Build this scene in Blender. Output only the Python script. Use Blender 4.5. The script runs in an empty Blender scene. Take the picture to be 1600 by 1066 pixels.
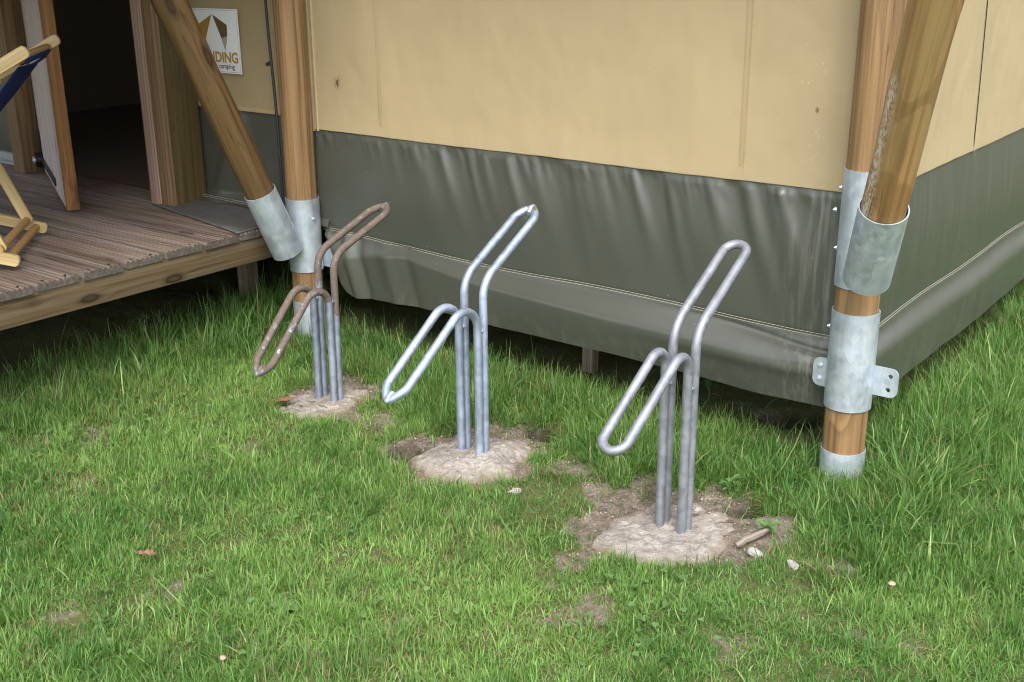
import bpy, bmesh, math, random
import numpy as np
from mathutils import Vector, Matrix
random.seed(7); RNG = np.random.default_rng(11)
D = bpy.data
sc = bpy.context.scene
COL = sc.collection
PI = math.pi

# ------------------------------------------------------------------ camera
# world: X runs along the front wall of the tent (right post at the origin,
# left post at X=-2.28), Y goes into the tent, Z up.
F = 1777.8; TH = math.radians(18.94)
HD = math.radians(-52.6)
v_ = np.array([math.sin(HD), math.cos(HD)])
ex = -v_; ey = np.array([v_[1], -v_[0]])
O_ = np.array([0.98, 3.089])
def _w2(p):
    d = np.array(p) - O_
    return np.array([d @ ex, d @ ey])
CAM = np.array([*_w2((0, 0)), 1.5])
fw2 = np.array([ex[1], ey[1]]); rt2 = np.array([ex[0], ey[0]])
FWD = np.array([*(fw2 * math.cos(TH)), -math.sin(TH)])
_r = np.array([*rt2, 0.]); _u = np.cross(_r, FWD)
RO = math.radians(-0.46)
RGT = _r * math.cos(RO) + _u * math.sin(RO)
UPV = -_r * math.sin(RO) + _u * math.cos(RO)
def onz(x, y, z=0.):
    d = FWD + RGT * (x - 800) / F - UPV * (y - 533) / F
    return CAM + d * ((z - CAM[2]) / d[2])
def project(P):
    q = P - CAM; k = q @ FWD
    return 800 + F * (q @ RGT) / k, 533 - F * (q @ UPV) / k, k

cd = D.cameras.new('camera'); cam = D.objects.new('camera', cd); COL.objects.link(cam)
cd.sensor_fit = 'HORIZONTAL'; cd.sensor_width = 36; cd.lens = F / 1600 * 36
cd.clip_start = .05; cd.clip_end = 2000
m = Matrix.Identity(4)
for i in range(3):
    m[i][0] = RGT[i]; m[i][1] = UPV[i]; m[i][2] = -FWD[i]; m[i][3] = CAM[i]
cam.matrix_world = m
sc.camera = cam

# ------------------------------------------------------------------ world / light
w = D.worlds.new('World'); sc.world = w; w.use_nodes = True
nt = w.node_tree
bg = nt.nodes['Background']
sky = nt.nodes.new('ShaderNodeTexSky'); sky.sky_type = 'NISHITA'; sky.sun_disc = False
SUN_EL = math.radians(52); 
sx, sy = .62, -.78                      # horizontal direction towards the sun (behind the camera)
n_ = math.hypot(sx, sy); sx /= n_; sy /= n_
sky.sun_elevation = SUN_EL
sky.sun_rotation = math.atan2(sx, sy)
sky.air_density = 1.0; sky.dust_density = 3.0; sky.ozone_density = 1.0
hsv = nt.nodes.new('ShaderNodeHueSaturation'); hsv.inputs['Saturation'].default_value = .50   # overcast: nearly white sky
nt.links.new(sky.outputs[0], hsv.inputs['Color']); nt.links.new(hsv.outputs[0], bg.inputs[0]); bg.inputs[1].default_value = .15
sd = D.lights.new('sun', 'SUN'); sd.energy = 1.2; sd.angle = math.radians(40); sd.color = (1, .975, .94)
so = D.objects.new('sun', sd); COL.objects.link(so)
dv = Vector((sx * math.cos(SUN_EL), sy * math.cos(SUN_EL), math.sin(SUN_EL)))
so.rotation_euler = dv.to_track_quat('Z', 'Y').to_euler()
so.location = dv * 20
sc.view_settings.view_transform = 'Standard'; sc.view_settings.look = 'None'
sc.view_settings.exposure = 1.55; sc.view_settings.gamma = 1

# ------------------------------------------------------------------ material helper
class N:
    def __init__(s, name):
        s.m = D.materials.new(name); s.m.use_nodes = True
        s.t = s.m.node_tree; s.b = s.t.nodes['Principled BSDF']; s.out = s.t.nodes['Material Output']
    def n(s, ty, **k):
        x = s.t.nodes.new(ty)
        for a, b in k.items(): setattr(x, a, b)
        return x
    def l(s, a, b): s.t.links.new(a, b)
    def put(s, sock, val):
        if hasattr(val, 'is_linked') or hasattr(val, 'links'): s.l(val, sock)
        else: sock.default_value = val
    def attr(s, name, vec=True):
        x = s.n('ShaderNodeAttribute', attribute_name=name)
        return x.outputs['Vector' if vec else 'Fac']
    def obj(s): return s.n('ShaderNodeTexCoord').outputs['Object']
    def mapv(s, v, sc_=(1, 1, 1), loc=(0, 0, 0)):
        x = s.n('ShaderNodeMapping'); s.l(v, x.inputs[0]); x.inputs['Scale'].default_value = sc_; x.inputs['Location'].default_value = loc
        return x.outputs[0]
    def noise(s, v, scale, det=4, rough=.55, dist=0., col=False):
        x = s.n('ShaderNodeTexNoise'); s.l(v, x.inputs['Vector'])
        x.inputs['Scale'].default_value = scale; x.inputs['Detail'].default_value = det
        x.inputs['Roughness'].default_value = rough; x.inputs['Distortion'].default_value = dist
        return x.outputs['Color' if col else 'Fac']
    def vor(s, v, scale, feat='F1', rnd=1., out='Distance'):
        x = s.n('ShaderNodeTexVoronoi', feature=feat); s.l(v, x.inputs['Vector'])
        x.inputs['Scale'].default_value = scale; x.inputs['Randomness'].default_value = rnd
        return x.outputs[out]
    def math(s, op, a, b=None, c=None, clamp=False):
        x = s.n('ShaderNodeMath', operation=op); x.use_clamp = clamp
        s.put(x.inputs[0], a)
        if b is not None: s.put(x.inputs[1], b)
        if c is not None: s.put(x.inputs[2], c)
        return x.outputs[0]
    def ramp(s, f, stops, inter='LINEAR'):
        x = s.n('ShaderNodeValToRGB'); r = x.color_ramp; r.interpolation = inter
        while len(r.elements) < len(stops): r.elements.new(.5)
        for e, (p, c) in zip(r.elements, stops):
            e.position = p
            e.color = (c, c, c, 1) if not hasattr(c, '__len__') else (*c, 1)
        s.l(f, x.inputs[0]); return x.outputs[0]
    def mix(s, f, a, b, mode='MIX'):
        x = s.n('ShaderNodeMix', data_type='RGBA', blend_type=mode)
        s.put(x.inputs[0], f)
        for i, q in ((6, a), (7, b)):
            if isinstance(q, tuple): x.inputs[i].default_value = (*q, 1) if len(q) == 3 else q
            else: s.l(q, x.inputs[i])
        return x.outputs[2]
    def bump(s, h, strength=.3, dist=.01, prev=None):
        x = s.n('ShaderNodeBump'); x.inputs['Strength'].default_value = strength; x.inputs['Distance'].default_value = dist
        s.l(h, x.inputs['Height'])
        if prev is not None: s.l(prev, x.inputs['Normal'])
        return x.outputs[0]
    def set(s, **k):
        nm = {'base': 'Base Color', 'rough': 'Roughness', 'metal': 'Metallic', 'normal': 'Normal', 'spec': 'Specular IOR Level',
              'sheen': 'Sheen Weight', 'coat': 'Coat Weight'}
        for a, b in k.items():
            if isinstance(b, tuple) and len(b) == 3: b = (*b, 1)
            s.put(s.b.inputs[nm[a]], b)
        return s.m

def wood(name, c_dark, c_light, rings=62., pith=(.022, .012), rough=.62, fine=.5, knots=True, weather=None, scrape=False, cracks=True, green=None):
    q = N(name)
    g = q.attr('gc')
    low = q.noise(q.mapv(g, (9, 9, .9)), 1., 3, .5)
    lowc = q.n('ShaderNodeVectorMath', operation='MULTIPLY_ADD')
    q.l(q.noise(q.mapv(g, (5, 5, .7), (3, 1, 2)), 1., 2, .5, col=True), lowc.inputs[0])
    lowc.inputs[1].default_value = (.05, .05, 0)
    sh = q.n('ShaderNodeVectorMath', operation='ADD'); q.l(g, sh.inputs[0]); sh.inputs[1].default_value = (pith[0] - .025, pith[1] - .025, 0)
    q.l(sh.outputs[0], lowc.inputs[2])
    flat = q.n('ShaderNodeVectorMath', operation='MULTIPLY'); q.l(lowc.outputs[0], flat.inputs[0]); flat.inputs[1].default_value = (1, 1, 0)
    ln = q.n('ShaderNodeVectorMath', operation='LENGTH'); q.l(flat.outputs[0], ln.inputs[0])
    r = ln.outputs['Value']
    kd = None
    if knots:
        kd = q.vor(q.mapv(g, (7, 7, 2.6)), 1., rnd=1.)
        kk = q.ramp(kd, [(0., 1.), (.10, .6), (.30, .0)])
        r = q.math('ADD', r, q.math('MULTIPLY', kk, .02))
    sw = q.math('FRACT', q.math('MULTIPLY', r, rings))
    ring = q.ramp(sw, [(0., .15), (.35, .1), (.78, .75), (.93, 1.), (1., .15)])
    fib = q.noise(q.mapv(g, (110, 110, 2.6)), 1., 4, .65)
    fib2 = q.noise(q.mapv(g, (60, 60, 1.2)), 1., 4, .6)
    f = q.math('ADD', q.math('MULTIPLY', ring, .50), q.math('MULTIPLY', fib, fine))
    f = q.math('ADD', f, q.math('MULTIPLY', q.math('SUBTRACT', q.ramp(fib2, [(.36, 0.), (.64, 1.)]), .5), .42))
    lines = q.ramp(q.noise(q.mapv(g, (95, 95, .8), (4, 4, 4)), 1., 3, .5), [(.54, 0.), (.60, 1.)])
    f = q.math('ADD', f, q.math('MULTIPLY', lines, .28))
    f = q.math('ADD', f, q.math('MULTIPLY', q.math('SUBTRACT', low, .5), .7), clamp=True)
    col = q.mix(f, c_light, c_dark)
    if name == 'deck_board': col = q.mix(q.attr('tone', False), q.mix(1., col, (.62, .58, .55), 'MULTIPLY'), q.mix(1., col, (1.12, 1.08, 1.04), 'MULTIPLY'))
    if weather:
        wm = q.ramp(fib2, [(.42, 0.), (.62, 1.)])
        col = q.mix(q.math('MULTIPLY', wm, .75), col, weather)
    if green:
        gm = q.ramp(q.noise(q.mapv(g, (14, 14, 2.2), (5, 5, 5)), 1., 4), [(.40, 0.), (.62, 1.)])
        col = q.mix(q.math('MULTIPLY', gm, .5), col, green)
    if knots:
        col = q.mix(q.ramp(kd, [(.0, .55), (.05, .75), (.085, .95), (.11, .45), (.17, 0.)]), col, tuple(c * .55 for c in c_dark))
    if scrape:
        sm_ = q.ramp(q.noise(q.mapv(g, (9, 9, 5), (1, 2, 0)), 1., 2, .4, .3), [(.54, 0.), (.56, 1.)])
        col = q.mix(q.math('MULTIPLY', sm_, .35), col, tuple(c * .7 for c in c_dark))
        sp = q.math('MULTIPLY', q.ramp(q.noise(q.mapv(g, (120, 120, 60)), 1., 4, .7), [(.44, 0.), (.52, 1.)]), q.attr('scar', False))
        col = q.mix(sp, col, (.50, .45, .38))
    if cracks:
        ck = q.ramp(q.noise(q.mapv(g, (38, 38, .9), (9, 3, 1)), 1., 2, .4), [(.492, 0.), (.4985, 1.), (.505, 0.)])
        ckm = q.ramp(q.noise(q.mapv(g, (8, 8, 1.5), (2, 7, 1)), 1., 2), [(.48, 0.), (.6, 1.)])
        ckf = q.math('MULTIPLY', ck, ckm)
        col = q.mix(q.math('MULTIPLY', ckf, .8), col, tuple(c * .18 for c in c_dark))
        bn = q.bump(q.math('SUBTRACT', q.math('MULTIPLY', fib, .5), ckf), .5, .0025)
    else:
        bn = q.bump(fib, .5, .0015)
    return q.set(base=col, rough=rough, normal=bn, spec=.35)

def galv(name, tint=(.60, .63, .66), algae=False, rust=None, rbase=.36):
    q = N(name); o = q.attr('gc')
    sp = q.vor(o, 55., out='Color')
    sp_g = q.n('ShaderNodeSeparateColor'); q.l(sp, sp_g.inputs[0])
    big = q.noise(o, 9., 5, .6, .8); fine = q.noise(o, 130., 3, .6)
    streak = q.noise(q.mapv(o, (60, 60, 6)), 1., 3, .6)
    f = q.math('ADD', q.math('MULTIPLY', big, .55), q.math('ADD', q.math('MULTIPLY', sp_g.outputs[0], .15), q.math('MULTIPLY', streak, .35)))
    col = q.mix(q.ramp(f, [(.3, 0.), (.72, 1.)]), tuple(c * (.68 if rust else .88) for c in tint), tuple(min(1, c * 1.14) for c in tint))
    rough = q.math('ADD', q.math('MULTIPLY', big, .20), rbase)
    metal = q.ramp(f, [(.3, .85), (.7, .6)])
    if algae:
        am = q.math('MULTIPLY', q.ramp(q.noise(o, 16., 4, .6, .6), [(.54, 0.), (.74, 1.)]), .45)
        col = q.mix(am, col, (.30, .36, .16)); metal = q.math('MULTIPLY', metal, q.math('SUBTRACT', 1., am))
    if rust is not None:
        rm0 = q.attr('rust', False)
        rn = q.noise(q.mapv(o, (1, 1, 1)), 34., 5, .65)
        rm = q.ramp(q.math('ADD', rm0, q.math('MULTIPLY', q.math('SUBTRACT', rn, .5), 1.5)), [(.42, 0.), (.56, 1.)])
        rc = q.mix(q.noise(o, 60., 4), (.048, .033, .026), (.155, .118, .095))
        wsp = q.ramp(q.noise(o, 85., 3, .7), [(.60, 0.), (.68, 1.)])
        rc = q.mix(q.math('MULTIPLY', wsp, .25), rc, (.5, .49, .48))
        col = q.mix(rm, col, rc); metal = q.math('MULTIPLY', metal, q.math('SUBTRACT', 1., rm))
        rough = q.math('ADD', rough, q.math('MULTIPLY', rm, .2))
    dirt = q.ramp(q.noise(o, 75., 4, .7), [(.62, 0.), (.72, 1.)])
    col = q.mix(q.math('MULTIPLY', dirt, .35), col, (.22, .21, .19))
    return q.set(base=col, rough=rough, metal=metal, normal=q.bump(fine, .25, .001), spec=.5)

def plain(name, c, rough=.6, metal=0., var=.12, scale=40.):
    q = N(name); o = q.obj(); f = q.noise(o, scale, 4, .6)
    col = q.mix(f, tuple(x * (1 - var * 2) for x in c), tuple(min(1, x * (1 + var * 2)) for x in c))
    return q.set(base=col, rough=rough, metal=metal, normal=q.bump(q.noise(o, scale * 4, 3), .2, .001))

def canvas(name, c, splash=False):
    q = N(name); o = q.obj()
    wv1 = q.n('ShaderNodeTexWave', wave_type='BANDS', bands_direction='Z'); wv1.inputs['Scale'].default_value = 320; q.l(o, wv1.inputs[0])
    sep = q.n('ShaderNodeSeparateXYZ'); q.l(o, sep.inputs[0])
    al = q.math('ADD', sep.outputs[0], sep.outputs[1])
    wv2 = q.math('SINE', q.math('MULTIPLY', al, 2100.))
    big = q.noise(o, 1.6, 4, .6); med = q.noise(q.mapv(o, (14, 14, 3)), 1., 4, .6); fine = q.noise(o, 210., 3, .7)
    f = q.math('ADD', q.math('MULTIPLY', big, .5), q.math('ADD', q.math('MULTIPLY', med, .12), q.math('MULTIPLY', fine, .14)))
    col = q.mix(q.ramp(f, [(.3, 0.), (.7, 1.)]), tuple(x * .86 for x in c), tuple(x * 1.08 for x in c))
    spk = q.ramp(q.noise(o, 95., 2, .5), [(.735, 0.), (.76, 1.)])
    col = q.mix(q.math('MULTIPLY', spk, .35), col, tuple(x * .45 for x in c))
    if splash:
        def near(cx, cz, rx, rz):
            dx = q.math('DIVIDE', q.math('SUBTRACT', sep.outputs[0], cx), rx); dz = q.math('DIVIDE', q.math('SUBTRACT', sep.outputs[2], cz), rz)
            rr = q.math('ADD', q.math('MULTIPLY', dx, dx), q.math('MULTIPLY', dz, dz))
            fy = q.math('LESS_THAN', sep.outputs[1], -1.70)
            return q.math('MULTIPLY', q.ramp(rr, [(.2, 1.), (1., 0.)]), fy)
        vv = q.mapv(o, (1, 1, .42))
        dots = q.ramp(q.vor(vv, 95., rnd=1.), [(.16, 1.), (.30, 0.)])
        gate = q.ramp(q.noise(o, 60., 2), [(.50, 0.), (.60, 1.)])
        mk = q.math('MULTIPLY', q.math('MULTIPLY', dots, gate), near(.885, 1.19, .06, .075))
        mk = q.math('MAXIMUM', mk, q.math('MULTIPLY', q.math('MULTIPLY', dots, gate), q.math('MULTIPLY', near(.91, .97, .06, .10), .5)))
        col = q.mix(q.math('MULTIPLY', mk, .42), col, (.66, .62, .52))
        col = q.mix(q.math('MULTIPLY', near(.91, 1.066, .007, .011), .8), col, (.14, .09, .04))
    b1 = q.bump(q.math('ADD', wv1.outputs['Fac'], wv2), .10, .0006)
    b2 = q.bump(q.noise(q.mapv(o, (3, 3, 2)), 1., 3), .5, .04, b1)
    return q.set(base=col, rough=.82, normal=b2, spec=.2)

def pvc(name, c):
    q = N(name); o = q.obj()
    big = q.noise(o, 2.2, 4, .6); fine = q.noise(o, 260., 3, .6)
    dustv = q.noise(q.mapv(o, (45, 45, 2.2)), 1., 4, .65)
    dm = q.attr('dust', False)
    col = q.mix(big, tuple(x * .88 for x in c), tuple(x * 1.12 for x in c))
    dd = q.math('MULTIPLY', q.ramp(dustv, [(.48, 0.), (.75, 1.)]), q.math('ADD', q.math('MULTIPLY', dm, .34), .0))
    col = q.mix(dd, col, (.36, .36, .33))
    spk = q.ramp(q.vor(q.mapv(o, (1, 1, .8)), 21., rnd=1.), [(.0, 1.), (.035, .9), (.05, 0.)])
    spm = q.ramp(q.noise(o, 5., 2), [(.5, 0.), (.6, 1.)])
    col = q.mix(q.math('MULTIPLY', q.math('MULTIPLY', spk, spm), .6), col, (.42, .41, .38))
    low = q.attr('splash', False)
    mud = q.math('MULTIPLY', low, q.ramp(q.noise(q.mapv(o, (30, 30, 18)), 1., 5, .7), [(.5, 0.), (.75, 1.)]))
    col = q.mix(q.math('MULTIPLY', mud, .28), col, (.20, .19, .14))
    rough = q.math('ADD', .29, q.math('ADD', q.math('MULTIPLY', dd, .5), q.math('MULTIPLY', big, .12)))
    wv = q.bump(fine, .12, .0006)
    return q.set(base=col, rough=rough, normal=wv, spec=.6, coat=.12)


M = {}
M['pole'] = wood('pine_pole', (.115, .066, .027), (.29, .178, .080))
M['brace'] = wood('weathered_brace', (.16, .085, .030), (.40, .235, .088), scrape=True, green=(.31, .235, .10))
M['bracel'] = wood('shaded_brace', (.040, .020, .007), (.140, .078, .027), green=(.10, .068, .026))  # porch shade on the left brace worked into darker wood colours
M['board'] = wood('deck_board', (.060, .044, .033), (.20, .145, .108), rings=60, pith=(.0, .09), weather=(.27, .22, .185), fine=.7)
M['endgrain'] = wood('board_end_grain', (.035, .028, .022), (.10, .085, .07), rings=200, weather=(.14, .125, .11))
M['beam'] = wood('deck_beam', (.040, .024, .010), (.13, .085, .036), rings=60, pith=(.03, .055), weather=(.15, .115, .07))
M['doorpale'] = wood('pale_door', (.36, .27, .235), (.66, .55, .51), rings=50, pith=(.0, .2), rough=.7, weather=(.60, .54, .54))
M['dooredge'] = wood('orange_door_edge', (.14, .06, .018), (.34, .17, .06), rings=60, pith=(.03, .03))
M['jamb'] = wood('door_jamb', (.12, .072, .033), (.27, .18, .10), rings=60, pith=(.04, .06))
M['jambshade'] = wood('jamb_shaded_side', (.050, .034, .011), (.12, .085, .029), rings=50, pith=(.05, .06))  # darker olive wood: shade of the post's side face put into colour
M['jambpale'] = wood('pale_jamb', (.23, .15, .11), (.45, .33, .27), rings=55, pith=(.0, .05))
M['chair'] = wood('beech', (.38, .26, .11), (.56, .43, .21), rings=110, pith=(0, .06), knots=False, cracks=False, fine=.35, rough=.45)
M['dowel'] = wood('beech_dowel', (.27, .15, .05), (.42, .26, .10), rings=110, pith=(0, .06), knots=False, cracks=False, fine=.35, rough=.5)
M['stake'] = wood('grey_stake', (.10, .08, .06), (.30, .25, .19), rings=80)
M['galv'] = galv('galvanised_collar', (.52, .585, .65), algae=True)
M['galv2'] = galv('galvanised_bolt', (.62, .65, .68))
M['rack'] = galv('galvanised_tube', (.31, .35, .42), rust=True, rbase=.46)
M['rack2'] = galv('bluish_galvanised_tube', (.36, .42, .53), rust=True, rbase=.46)
M['rack3'] = galv('dull_galvanised_tube', (.29, .305, .335), rust=True, rbase=.50)
M['canvas'] = canvas('beige_canvas', (.385, .305, .175), True)
M['tape'] = canvas('beige_tape', (.43, .34, .19))
M['pvc'] = pvc('grey_pvc', (.060, .063, .050))
M['thread'] = plain('thread', (.30, .285, .225), .8)
M['threadd'] = plain('dark_thread', (.34, .26, .135), .8)
M['black'] = plain('black_rubber', (.012, .012, .013), .5)
M['blackm'] = plain('black_iron', (.02, .02, .022), .45, .3)
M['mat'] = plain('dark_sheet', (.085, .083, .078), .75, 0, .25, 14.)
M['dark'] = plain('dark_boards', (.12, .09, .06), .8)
M['blue'] = canvas('blue_fabric', (.012, .035, .16))
M['white'] = plain('white_vinyl', (.72, .74, .76), .4, 0, .03)
M['gold'] = plain('gold_print', (.30, .18, .035), .5, 0, .05)
M['gold2'] = plain('ochre_print', (.40, .24, .03), .5, 0, .05)
M['brownp'] = plain('brown_print', (.115, .075, .028), .5, 0, .08)
M['greyp'] = plain('grey_print', (.34, .29, .25), .5, 0, .1)
M['ink'] = plain('ink', (.06, .05, .035), .5)
M['stain'] = plain('pale_stain', (.70, .66, .55), .8)
M['stone'] = plain('white_stone', (.31, .29, .265), .75, 0, .15, 60.)
M['leafdry'] = plain('dry_leaf', (.19, .10, .05), .7, 0, .25, 90.)
M['stick'] = wood('old_stick', (.07, .055, .042), (.26, .22, .18), rings=150)
M['cap'] = plain('mushroom_cap', (.33, .25, .18), .7, 0, .15, 120.)
M['spider'] = plain('spider_brown', (.06, .045, .025), .7)

# ------------------------------------------------------------------ mesh helper
def tag(o, label=None, cat=None, group=None, kind=None):
    if label: o['label'] = label
    if cat: o['category'] = cat
    if group: o['group'] = group
    if kind: o['kind'] = kind
    return o
def thing(name, loc, label, cat, group=None):
    o = D.objects.new(name, None); o.location = loc; o.empty_display_size = .1
    COL.objects.link(o); return tag(o, label, cat, group)

class MB:
    def __init__(s): s.v = []; s.f = []; s.gc = []; s.at = {}; s.n = 0; s.mi = []
    def add(s, V, Fc, gc=None, mi=0, **at):
        V = np.asarray(V, float)
        off = s.n; s.v.append(V); s.n += len(V)
        s.f += [tuple(i + off for i in f) for f in Fc]; s.mi += [mi] * len(Fc)
        s.gc.append(V if gc is None else np.asarray(gc, float))
        for k in set(s.at) | set(at):
            a = s.at.setdefault(k, [])
            have = sum(len(x) for x in a)
            if have < off: a.append(np.zeros(off - have))
            val = at.get(k)
            a.append(np.zeros(len(V)) if val is None else np.broadcast_to(np.asarray(val, float), (len(V),)))
        return s
    def box(s, c, dx, dy, dz, size, bev=.003, grain=2, seed=None, mi=0):
        """box centred at c with axes dx,dy,dz, chamfered edges; grain = index of the long axis"""
        bm = bmesh.new(); bmesh.ops.create_cube(bm, size=1)
        bmesh.ops.scale(bm, vec=size, verts=bm.verts)
        if bev > 0: bmesh.ops.bevel(bm, geom=bm.edges[:], offset=bev, segments=2, affect='EDGES', profile=.6)
        L = np.array([v.co[:] for v in bm.verts]); bm.verts.index_update()
        Fc = [tuple(v.index for v in f.verts) for f in bm.faces]; bm.free()
        A = np.array([dx, dy, dz], float); A /= np.linalg.norm(A, axis=1)[:, None]
        V = np.array(c) + L @ A
        o = [i for i in range(3) if i != grain]
        g = L[:, [o[0], o[1], grain]] + (RNG.random(3) * np.array([0.0, 0.0, 9]))
        return s.add(V, Fc, g, mi)
    def tube(s, P, r, seg=14, cap=True, mi=0, closed=False, **at):
        """swept tube through points P (n,3); r scalar or array; at: per-point values"""
        P = np.asarray(P, float); n = len(P); r = np.broadcast_to(np.asarray(r, float), (n,))
        if closed: T = np.roll(P, -1, 0) - np.roll(P, 1, 0)
        else: T = np.gradient(P, axis=0)
        T /= np.linalg.norm(T, axis=1)[:, None]
        a = np.array([0, 0, 1.]) if abs(T[0, 2]) < .9 else np.array([1., 0, 0])
        nrm = np.cross(T[0], a); nrm /= np.linalg.norm(nrm)
        V = []; G = []; acc = 0; off = RNG.random() * 9; rr = {k: [] for k in at}
        ang = np.linspace(0, 2 * PI, seg, endpoint=False)
        for i in range(n):
            nrm = nrm - T[i] * (nrm @ T[i]); nrm /= np.linalg.norm(nrm); b = np.cross(T[i], nrm)
            if i: acc += np.linalg.norm(P[i] - P[i - 1])
            V.append(P[i] + r[i] * (np.cos(ang)[:, None] * nrm + np.sin(ang)[:, None] * b))
            G.append(np.stack([r[i] * np.cos(ang), r[i] * np.sin(ang), np.full(seg, acc + off)], 1))
            for k in at: rr[k].append(np.full(seg, np.asarray(at[k])[i] if hasattr(at[k], '__len__') else at[k]))
        Fc = []
        for i in range(n if closed else n - 1):
            j = (i + 1) % n
            for k in range(seg):
                k2 = (k + 1) % seg
                Fc.append((i * seg + k, i * seg + k2, j * seg + k2, j * seg + k))
        if cap and not closed:
            Fc.append(tuple(range(seg - 1, -1, -1))); Fc.append(tuple((n - 1) * seg + k for k in range(seg)))
        return s.add(np.concatenate(V), Fc, np.concatenate(G), mi, **{k: np.concatenate(x) for k, x in rr.items()})
    def grid(s, P, mi=0, gc=None, **at):
        """P (a,b,3)"""
        a, b = P.shape[:2]
        idx = np.arange(a * b).reshape(a, b)
        q = np.stack([idx[:-1, :-1], idx[1:, :-1], idx[1:, 1:], idx[:-1, 1:]], -1).reshape(-1, 4)
        return s.add(P.reshape(-1, 3), [tuple(x) for x in q.tolist()], gc, mi, **{k: np.asarray(x).reshape(-1) for k, x in at.items()})
    def build(s, name, mat, parent=None, smooth=True, autos=40, solid=0.):
        me = D.meshes.new(name)
        V = np.concatenate(s.v)
        org = np.zeros(3)
        if parent is not None: org = np.array(parent.matrix_world.translation if parent.parent else parent.location)
        V = V - org
        me.from_pydata(V.tolist(), [], s.f)
        mats = mat if isinstance(mat, (list, tuple)) else [mat]
        for x in mats: me.materials.append(x)
        if len(mats) > 1: me.polygons.foreach_set('material_index', s.mi)
        a = me.attributes.new('gc', 'FLOAT_VECTOR', 'POINT'); a.data.foreach_set('vector', np.concatenate(s.gc).ravel())
        for k, x in s.at.items():
            a = me.attributes.new(k, 'FLOAT', 'POINT'); arr = np.concatenate(x)
            if len(arr) < len(V): arr = np.concatenate([arr, np.zeros(len(V) - len(arr))])
            a.data.foreach_set('value', arr)
        if smooth:
            me.polygons.foreach_set('use_smooth', [True] * len(me.polygons))
            me.set_sharp_from_angle(angle=math.radians(autos))
        me.update()
        o = D.objects.new(name, me); COL.objects.link(o)
        if parent is not None:
            o.parent = parent
        if solid:
            md = o.modifiers.new('thick', 'SOLIDIFY'); md.thickness = solid; md.offset = 0
        return o
X3 = np.array([1., 0, 0]); Y3 = np.array([0, 1., 0]); Z3 = np.array([0, 0, 1.])

# value noise in numpy
def vnoise(x, y, seed=0, n=64):
    g = np.random.default_rng(seed).random((n, n))
    xi = np.floor(x).astype(int); yi = np.floor(y).astype(int); fx = x - xi; fy = y - yi
    fx = fx * fx * (3 - 2 * fx); fy = fy * fy * (3 - 2 * fy)
    a = g[xi % n, yi % n]; b = g[(xi + 1) % n, yi % n]; c = g[xi % n, (yi + 1) % n]; d = g[(xi + 1) % n, (yi + 1) % n]
    return (a * (1 - fx) + b * fx) * (1 - fy) + (c * (1 - fx) + d * fx) * fy
def fbm(x, y, sc_, seed=0, oc=4):
    r = 0; a = .5; t = 0
    for i in range(oc):
        r = r + a * vnoise(x * sc_ + 31.7 * i, y * sc_ + 17.3 * i, seed + i); t += a; a *= .5; sc_ *= 2
    return r / t
def poly_sd(px, py, poly):
    """signed distance to polygon, negative inside"""
    poly = np.asarray(poly); n = len(poly)
    d = np.full(px.shape, 1e9); ins = np.zeros(px.shape, bool)
    for i in range(n):
        a = poly[i]; b = poly[(i + 1) % n]; e = b - a
        t = np.clip(((px - a[0]) * e[0] + (py - a[1]) * e[1]) / (e @ e), 0, 1)
        d = np.minimum(d, np.hypot(px - a[0] - t * e[0], py - a[1] - t * e[1]))
        c = ((a[1] > py) != (b[1] > py)) & (px < (b[0] - a[0]) * (py - a[1]) / (b[1] - a[1] + 1e-12) + a[0])
        ins ^= c
    return np.where(ins, -d, d)
def W(pts, z=0.): return np.array([onz(x, y, z)[:2] for x, y in pts])

FOOT = [W([(430, 642), (448, 622), (475, 610), (500, 598), (540, 600), (578, 612), (560, 632), (530, 647), (500, 657), (460, 656)]),
        W([(640, 717), (680, 697), (715, 682), (760, 680), (800, 685), (838, 701), (820, 725), (800, 747), (755, 759), (700, 753), (648, 741)]),
        W([(925, 850), (945, 815), (985, 797), (1020, 787), (1090, 786), (1135, 798), (1165, 830), (1140, 862), (1095, 885), (1035, 893), (985, 880), (945, 868)])]
SOIL = [W([(425, 645), (440, 615), (500, 590), (560, 575), (610, 590), (600, 625), (545, 655), (470, 664)]),
        W([(575, 705), (640, 675), (700, 650), (830, 650), (885, 690), (865, 735), (845, 768), (745, 768), (640, 755)]),
        W([(865, 810), (930, 765), (1030, 750), (1180, 765), (1250, 800), (1270, 860), (1225, 895), (1110, 905), (980, 895), (895, 855)])]
SPOTS = [(860, 915, .055), (905, 955, .075), (1320, 890, .05), (1425, 1020, .06), (155, 680, .07), (55, 690, .06), (900, 735, .07), (950, 770, .06),
         (1500, 800, .05), (610, 660, .05), (1240, 975, .05), (330, 760, .035), (240, 930, .04), (700, 795, .03), (890, 870, .04), (120, 755, .05), (1210, 640, .10), (650, 965, .03), (1130, 1010, .05),
         (400, 700, .04), (520, 880, .03), (1350, 1000, .035), (80, 960, .04)]
SPOTW = [(*onz(x, y)[:2], r) for x, y, r in SPOTS]
HOLES = [(628, 704, .058, .13), (850, 674, .062, .12), (690, 667, .055, .05), (1165, 792, .052, .13), (1195, 795, .05, .04), (1235, 650, .09, .05), (585, 590, .05, .04)]
HOLEW = [(*onz(x, y)[:2], r, d) for x, y, r, d in HOLES]

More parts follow.
